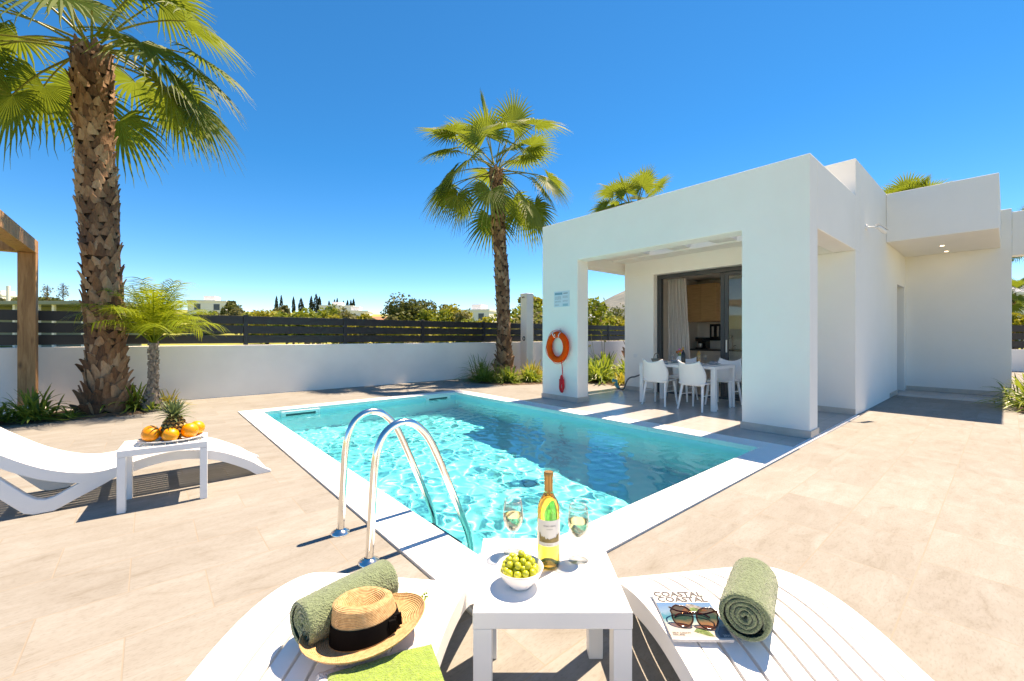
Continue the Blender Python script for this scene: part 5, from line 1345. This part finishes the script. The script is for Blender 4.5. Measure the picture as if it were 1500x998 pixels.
    # dry leaves and debris by the palm
    rg = random.Random(31); mb = MB()
    for i in range(90):
        if i < 60: x, y = rg.uniform(-2.0,.3), 9.22 - abs(rg.gauss(0,.10))
        else: x, y = rg.uniform(6.0,7.0), rg.uniform(8.6,10.4)
        a = rg.uniform(0,2*PI); l = rg.uniform(.015,.05); w = l*.3; c, s = math.cos(a), math.sin(a)
        mb.add([(x+c*l,y+s*l,.006),(x-s*w,y+c*w,.012),(x-c*l,y-s*l,.006),(x+s*w,y-c*w,.008)], [(0,1,2,3)])
    o = mb.build('leaf_litter', MAT['boot']); tag(o, kind='stuff')
build_planting()
# ================================================================ beyond the fence
def leaf_cloud(mb, c, rad, n, size, rg, clumps=14):
    """leaf sized faces gathered in clumps through the volume of a crown"""
    c = Vector(c); cl = []
    for i in range(clumps):
        a = rg.uniform(0,2*PI); u = rg.uniform(-.75,1); r_ = math.sqrt(max(0,1-u*u*.9)); q = rg.uniform(.45,.9)
        cl.append((Vector((rad[0]*r_*math.cos(a)*q, rad[1]*r_*math.sin(a)*q, rad[2]*u*q)), rg.uniform(.28,.5)))
    cl.append((Vector((0,0,0)), .6))
    for i in range(n):
        o, k = rg.choice(cl); d = Vector((rg.gauss(0,1), rg.gauss(0,1), rg.gauss(0,1))).normalized()*rg.uniform(.55,1.05)
        p = c + o + Vector((d.x*rad[0]*k, d.y*rad[1]*k, d.z*rad[2]*k)); s = size*rg.uniform(.6,1.3)
        u = Vector((rg.gauss(0,1), rg.gauss(0,1), rg.gauss(0,.6))).normalized(); v = u.cross(Vector((rg.gauss(0,1), rg.gauss(0,1), rg.gauss(0,1)))).normalized()
        mb.add([p+u*s, p+v*s*.55, p-u*s, p-v*s*.55], [(0,1,2,3)])

def tree(name, label, cat, loc, h, rad, n, size, mat, seed, group=None, trunk_h=None, clumps=14):
    rg = random.Random(seed); t = thing(name, label, cat, loc, group=group); th = trunk_h if trunk_h is not None else h - rad[2]*1.7
    mb = MB(); r0 = max(.05, rad[0]*.075)
    mb.tube([(0,0,-.3),(0,0,th*.6),(rg.uniform(-.1,.1),rg.uniform(-.1,.1),h-rad[2])], [r0,r0*.8,r0*.45], 8)
    for i in range(6):
        a = i*1.05+rg.random(); z = th*rg.uniform(.6,1.0); mb.tube([(0,0,z),(math.cos(a)*rad[0]*.35,math.sin(a)*rad[1]*.35,h-rad[2]*1.1),(math.cos(a)*rad[0]*.7,math.sin(a)*rad[1]*.7,h-rad[2]*.7)], [r0*.45,r0*.3,r0*.12], 6)
    mb.build('trunk', MAT['tree_bark'], t, smooth='all')
    mb = MB(); leaf_cloud(mb, (0,0,h-rad[2]), rad, n, size, rg, clumps); mb.build('crown', MAT[mat], t)
    return t

def far_house(label, px, d, zb, w, dep, h, rz=0.0, roof=True, wins=3, floors=1, mat='far_white', loc=None):
    p = at(px, d) if loc is None else Vector(loc); t = thing('white_house', label, 'house', (p.x, p.y, zb), YAW-PI/2+rz)
    mb = MB(); mb.box(-w/2,w/2,-dep/2,dep/2,-2.5,h); mb.build('wall', MAT[mat], t)
    mb = MB(); e = .12; mb.box(-w/2-e,w/2+e,-dep/2-e,-dep/2+e,h+.001,h+.35); mb.box(-w/2-e,w/2+e,dep/2-e,dep/2+e,h+.001,h+.35); mb.box(-w/2-e,-w/2+e,-dep/2+e,dep/2-e,h+.001,h+.35); mb.box(w/2-e,w/2+e,-dep/2+e,dep/2-e,h+.001,h+.35); mb.build('parapet', MAT[mat], t)
    mb = MB(); mb.box(-w*.18,w*.12,-dep*.2,dep*.3,h,h+1.5); ch = mb.build('roof_room', MAT[mat], t)
    for f in range(floors):
        for i in range(wins):
            x = -w/2 + w*(i+.5)/wins; z = h - 1.1 - f*2.9
            mb = MB(); mb.box(x-.55,x+.55,-dep/2-.05,-dep/2-.002,z-.65,z+.65); wn = mb.build('window', MAT['far_glass'], t)
            mb = MB(); mb.box(x-.62,x+.62,-dep/2-.16,-dep/2-.051,z-.75,z-.66); mb.build('sill', MAT[mat], wn)
    return t

def gz(px, d):
    p = at(px, d); return ground_z(p.x, p.y)
def top_at(y, d): return CAM_H - (y-493)/FPX*d

def build_far():
    # slim cypresses on the skyline (picture position, top, distance)
    cy = [(405,434,150,'first'),(412,433,150,'second'),(430,435,150,'third'),(441,437,140,'fourth'),(456,434,138,'fifth'),(463,431,138,'sixth'),(468,435,138,'seventh'),(482,441,150,'eighth'),(490,439,158,'ninth'),(494,437,158,'tenth'),(503,441,152,'eleventh'),(509,440,152,'twelfth'),(514,440,150,'thirteenth'),(518,438,150,'fourteenth')]
    for i, (px, y, d, nm) in enumerate(cy):
        rg = random.Random(60+i); p = at(px, d); zb = ground_z(p.x, p.y); h = top_at(y, d) - zb; lb = 'slim dark cypress, %s from the left in the skyline row beyond the fence' % nm
        t = thing('cypress_tree', lb, 'tree', (p.x,p.y,zb), group='cypresses on the skyline')
        mb = MB(); mb.tube([(0,0,-.5),(0,0,h*.9)], [.16,.04], 6); mb.build('trunk', MAT['tree_bark'], t)
        mb = MB(); w = .78 if px not in (441,463) else 1.05
        for k in range(420):
            f = rg.random()**.8; r_ = w*(math.sin(PI*min(1,(f*.92+.08)))**.6)*(1-f*.45)*rg.uniform(.5,1.05); a = rg.uniform(0,2*PI); z = h*(.10+.9*f); c = Vector((r_*math.cos(a), r_*math.sin(a), z)); s = .34*(1-.5*f)
            u = Vector((rg.gauss(0,.3), rg.gauss(0,.3), 1)).normalized(); v = u.cross(Vector((rg.gauss(0,1),rg.gauss(0,1),.1))).normalized(); mb.add([c+u*s*1.5,c+v*s*.5,c-u*s,c-v*s*.5],[(0,1,2,3)])
        mb.build('crown', MAT['cypress_foliage'], t)
    # round dark tree and its neighbours
    p = at(603, 62); zb = ground_z(p.x,p.y); h = top_at(429, 62) - zb
    tree('round_tree', 'big round dark green tree rising above the fence near the middle', 'tree', (p.x,p.y,zb), h, (3.9,3.9,3.3), 5200, .25, 'dark_foliage', 71, clumps=26)
    # bushes just beyond the fence: picture position, top, distance, half width, material, label
    B = [(345,447,70,1.9,'dark_foliage','small dark tree right of the white house on the left skyline'),(338,441,72,.8,'dark_foliage','narrow dark conifer beside the left skyline house'),(362,452,55,2.6,'olive_foliage','grey-green bush left of the first fence post right of the palms'),
         (392,455,48,2.2,'yellow_foliage','yellow-green bush under the first cypresses'),(412,448,60,1.3,'olive_foliage','pale feathery bush below the second cypress'),(430,456,45,1.8,'green_foliage','green bush below the third cypress'),
         (447,458,44,1.6,'yellow_foliage','yellow-green bush below the fourth cypress'),(468,452,42,2.4,'green_foliage','wide bright green bush below the tallest cypress'),(488,456,44,1.6,'green_foliage','bright green bush left of the far white villa'),
         (508,457,44,2.0,'olive_foliage','olive bush in front of the far white villa'),(527,462,40,1.6,'yellow_foliage','low yellow-green bush right of the far white villa'),(548,468,38,1.2,'olive_foliage','low olive bush left of the round dark tree'),
         (600,466,34,2.6,'yellow_foliage','bright low hedge bush in front of the round dark tree'),(637,456,46,2.2,'green_foliage','green bush touching the right of the round dark tree'),(655,450,50,1.5,'olive_foliage','feathery tree top right of the round dark tree'),
         (664,452,48,2.0,'yellow_foliage','yellow-green bush between the round tree and the right skyline house'),(690,464,40,1.9,'green_foliage','green bush in front of the right skyline house'),(712,468,38,1.8,'yellow_foliage','yellow-green bush just left of the middle palm trunk'),
         (675,458,44,1.4,'olive_foliage','small olive tree left of the right skyline house'),(752,446,34,1.7,'green_foliage','bright green tree behind the shower pillar on its left'),(786,437,30,2.0,'green_foliage','bright green tree between the shower pillar and the lifebuoy pier'),
         (779,428,36,1.0,'yellow_foliage','thin leafy tree top right above the shower pillar'),(775,462,27,1.6,'olive_foliage','brownish shrub low beside the shower pillar'),(862,436,30,1.9,'green_foliage','green tree beyond the fence seen past the porch pier'),
         (905,447,70,3.0,'dark_foliage','dark tree under the hill seen through the porch'),(885,462,60,2.4,'yellow_foliage','ochre bush under the hill seen through the porch'),(902,464,48,2.0,'yellow_foliage','golden bush next to the back wall seen through the porch'),
         (100,441,90,2.6,'dark_foliage','dark bush behind the green shed on the left'),(58,436,85,5.5,'dark_foliage','broad green tree crown above the shed roof beside the timber post'),(77,444,80,1.5,'dark_foliage','small dark shrub behind the shed near the palm'),(12,438,85,3.0,'olive_foliage','olive bush above the shed left of the timber post'),
         (318,458,60,1.6,'olive_foliage','low olive bush below the left skyline house'),(378,457,52,2.0,'green_foliage','green bush between the first two cypress pairs and the left skyline house'),(300,455,58,1.6,'green_foliage','green bush half hidden by the young palm fronds on the right'),
         (420,458,40,1.5,'green_foliage','low green bush between the second and third cypresses'),(498,461,38,1.4,'yellow_foliage','low yellow-green bush under the skyline villa'),(540,466,60,2.0,'green_foliage','green bush left of the tiled house'),(573,462,55,1.6,'olive_foliage','olive bush between the tiled house and the round tree'),(626,462,50,1.8,'yellow_foliage','yellow-green bush below the right edge of the round dark tree')]
    for i, (px, y, d, hw, m, lb) in enumerate(B):
        p = at(px, d); zb = ground_z(p.x,p.y); h = max(1.0, top_at(y, d) - zb); rz_ = min(h*.55, hw*1.1)
        tree('bush', lb, 'bush' if 'tree' not in lb else 'tree', (p.x,p.y,zb), h, (hw,hw,rz_), int(1500 + 260*hw), .10 + d*.0022, m, 100+i, group='bushes and trees beyond the fence', trunk_h=h*.3, clumps=16)
    # a rough hedge line so no field edge shows: many small shrubs
    # white houses on the slope
    def hz(y, d): return top_at(y, d)
    for px, y, d, w, dep, h, wins, fl, rz, lb in ((312,442,95,7,8,3.8,2,1,.35,'white cubic house on the left skyline beyond the young palm'),(497,449,125,9,9,3.4,2,1,.2,'white villa on the skyline behind the row of cypresses'),(523,456,115,7,6,2.2,0,1,.1,'low white annex right of the skyline villa'),
             (703,455,85,6.5,7,3.2,2,1,-.3,'white house on the skyline just left of the middle palm'),(6,433,110,6,6,4,1,1,.0,'white building at the far left edge above the fence'),(868,466,140,7,7,3,2,1,0,'tiny white house below the hill seen through the porch'),(884,463,170,9,7,3,2,1,.2,'second tiny white house below the hill, nearer the pole')):
        far_house(lb, px, d, hz(y, d) - h - .35, w, dep, h, rz, wins=wins, floors=fl)
    p = at(560, 90); rf = thing('tiled_house', 'low house with a terracotta roof left of the round dark tree', 'house', (p.x,p.y,top_at(473,90)-3), YAW-PI/2)
    mb = MB(); mb.box(-5,5,-3,3,-1,3); mb.build('wall', MAT['far_white'], rf); mb = MB(); mb.prism([(-3.4,3.001),(3.4,3.001),(0,4.3)], 'x', -5.4, 5.4); mb.build('roof', MAT['terracotta'], rf)
    # green shed roof on white posts at the left
    p = at(60, 34); z0 = top_at(452, 34); sh = thing('open_shed', 'long low grey-green shed roof on white posts beyond the fence at left', 'shed', (p.x,p.y,ground_z(p.x,p.y)), YAW-PI/2)
    zr = top_at(441, 34) - ground_z(p.x,p.y)
    mb = MB(); mb.box(-9,5.2,0,6,zr-.28,zr); mb.build('roof', MAT['shed_roof'], sh, bevel=.02)
    mb = MB(); mb.box(-9,5.2,3.2,3.3,-.3,zr-.281); mb.build('rear_panel', MAT['shed_roof'], sh)
    for x in (-7.6,-4.6,-2.55,-.6,.62,3.0,4.9):
        mb = MB(); mb.box(x-.09,x+.09,.3,.48,-.3,zr-.281); mb.build('post', MAT['far_white'], sh)
    # mast and bare young trees on the left skyline
    ms = thing('white_mast', 'thin white mast standing above the shed left of the timber post', 'mast', at(12, 60, gz(12,60)))
    zt = top_at(419,60) - gz(12,60); mb = MB(); mb.tube([(0,0,-.3),(0,0,zt)], .2, 8); mb.build('shaft', MAT['far_white'], ms, smooth=True); mb = MB(); mb.box(-.28,.28,-.28,.28,-.3,.3); mb.build('base', MAT['concrete'], ms)
    for px, y, lb in ((69,417,'pale wispy young tree above the shed right of the timber post'),(92,414,'wispy brown tree top between the shed and the big palm')):
        rg = random.Random(px); d = 60; p = at(px, d); zb = ground_z(p.x,p.y); h = top_at(y,d)-zb; t = thing('wispy_tree', lb, 'tree', (p.x,p.y,zb))
        mb = MB(); mb.tube([(0,0,-.3),(.05,0,h)], [.09,.02], 6)
        for i in range(60):
            z = h*rg.uniform(.55,.97); a = rg.uniform(0,2*PI); l = 1.1*(1.05-z/h)+.15; mb.tube([(0,0,z),(l*math.cos(a),l*math.sin(a),z+l*.9)], [.02,.006], 4)
        mb.build('trunk', MAT['tree_bark'], t); mb = MB(); leaf_cloud(mb, (0,0,h*.78), (.7,.7,h*.2), 160, .12, rg); mb.build('crown', MAT['olive_foliage'], t)
    # pole seen through the porch
    p = at(880, 42); up = thing('utility_pole', 'brown wooden utility pole seen between the porch pier and back wall', 'pole', (p.x,p.y,ground_z(p.x,p.y)))
    zt = top_at(444,42) - ground_z(p.x,p.y); mb = MB(); mb.tube([(0,0,-.5),(0,0,zt)], [.14,.09], 10); mb.build('shaft', MAT['pole_wood'], up, smooth=True); mb = MB(); mb.bar((-.8,0,zt-.4),(.8,0,zt-.4),.1,.1); mb.build('crossarm', MAT['pole_wood'], up)
    # neighbour's plot at the right
    X = 24.0; nw = thing('neighbour_wall', 'white boundary wall of the next plot seen under the carport beam', 'wall', (X,-4,0)); mb = MB(); mb.box(X,X+.2,-26,WALL_Y-.01,-.1,.80); mb.build('masonry', MAT['boundary_render'], nw, world=True)
    nf = thing('neighbour_fence', 'dark board fence on the next plot wall under the carport beam', 'fence', (X+.1,-4,.8))
    for y0 in range(-26,10,4):
        mb = MB()
        for z in (.86,1.15,1.44): mb.box(X+.06,X+.10,y0+.05,y0+3.95,z,z+.24)
        mb.build('board_panel', MAT['black_board'], nf, world=True); mb = MB(); mb.box(X+.04,X+.14,y0-.045,y0+.045,.801,1.72); mb.build('post', MAT['black_board'], nf, world=True)
    p = at(1530, 46); nh = far_house('pale two storey house of the neighbour seen under the carport beam', 1530, 46, 0, 14, 9, 5.4, .5, wins=4, floors=2)
    p = at(1497, 32); tree('bush', 'yellow leaved bush in front of the neighbour house at the right edge', 'bush', (p.x,p.y,0), 3.1, (1.0,1.0,.9), 1700, .13, 'yellow_foliage', 300, trunk_h=1.2)
    p = at(1476, 36); tree('bush', 'dark bush in front of the neighbour house beside the end wall', 'bush', (p.x,p.y,0), 3.4, (1.0,1.0,1.5), 1700, .13, 'dark_foliage', 301, trunk_h=.8)
build_far()
# ================================================================ light, sky, camera, render settings
SUN_DIR = Vector((.455, .012, 1.0)).normalized()        # towards the sun
def build_light():
    el = math.asin(SUN_DIR.z); az = math.atan2(SUN_DIR.x, SUN_DIR.y)
    w = bpy.data.worlds.new('World'); S.world = w; w.use_nodes = True
    t = w.node_tree; t.nodes.clear()
    out = t.nodes.new('ShaderNodeOutputWorld'); bg = t.nodes.new('ShaderNodeBackground'); sky = t.nodes.new('ShaderNodeTexSky')
    sky.sky_type = 'NISHITA'; sky.sun_disc = False; sky.sun_elevation = el; sky.sun_rotation = az
    sky.altitude = 0; sky.air_density = .6; sky.dust_density = .05; sky.ozone_density = 4.5
    hs = t.nodes.new('ShaderNodeHueSaturation'); hs.inputs['Saturation'].default_value = 1.36; hs.inputs['Hue'].default_value = .500
    t.links.new(sky.outputs[0], hs.inputs['Color']); t.links.new(hs.outputs[0], bg.inputs[0]); t.links.new(bg.outputs[0], out.inputs[0])
    bg.inputs[1].default_value = .132
    l = bpy.data.lights.new('sun', 'SUN'); l.energy = 4.3; l.angle = R(.5); l.color = (1, .992, .982)
    o = put(bpy.data.objects.new('sun', l)); o.rotation_euler = SUN_DIR.to_track_quat('Z', 'Y').to_euler(); o.location = (8, 0, 20)
    l.cycles.is_caustics_light = True
def build_camera():
    c = bpy.data.cameras.new('camera'); c.sensor_width = 36; c.lens = FPX/1500*36; c.shift_y = -6/1500
    c.clip_start = .05; c.clip_end = 9000
    o = put(bpy.data.objects.new('camera', c)); o.location = (0, 0, CAM_H)
    o.rotation_euler = (PI/2, 0, YAW - PI/2); S.camera = o
def build_settings():
    S.render.engine = 'CYCLES'
    S.view_settings.view_transform = 'Standard'; S.view_settings.look = 'None'; S.view_settings.exposure = 1.36; S.view_settings.use_white_balance = True; S.view_settings.white_balance_temperature = 10300; S.view_settings.white_balance_tint = 18; S.view_settings.gamma = 1
    c = S.cycles; c.use_denoising = True; c.caustics_refractive = True; c.caustics_reflective = False; c.blur_glossy = .6
    c.max_bounces = 12; c.transmission_bounces = 10; c.transparent_max_bounces = 24; c.diffuse_bounces = 5; c.glossy_bounces = 5
    c.sample_clamp_indirect = 6
    try: c.denoiser = 'OPENIMAGEDENOISE'
    except Exception: pass
build_light(); build_camera(); build_settings()
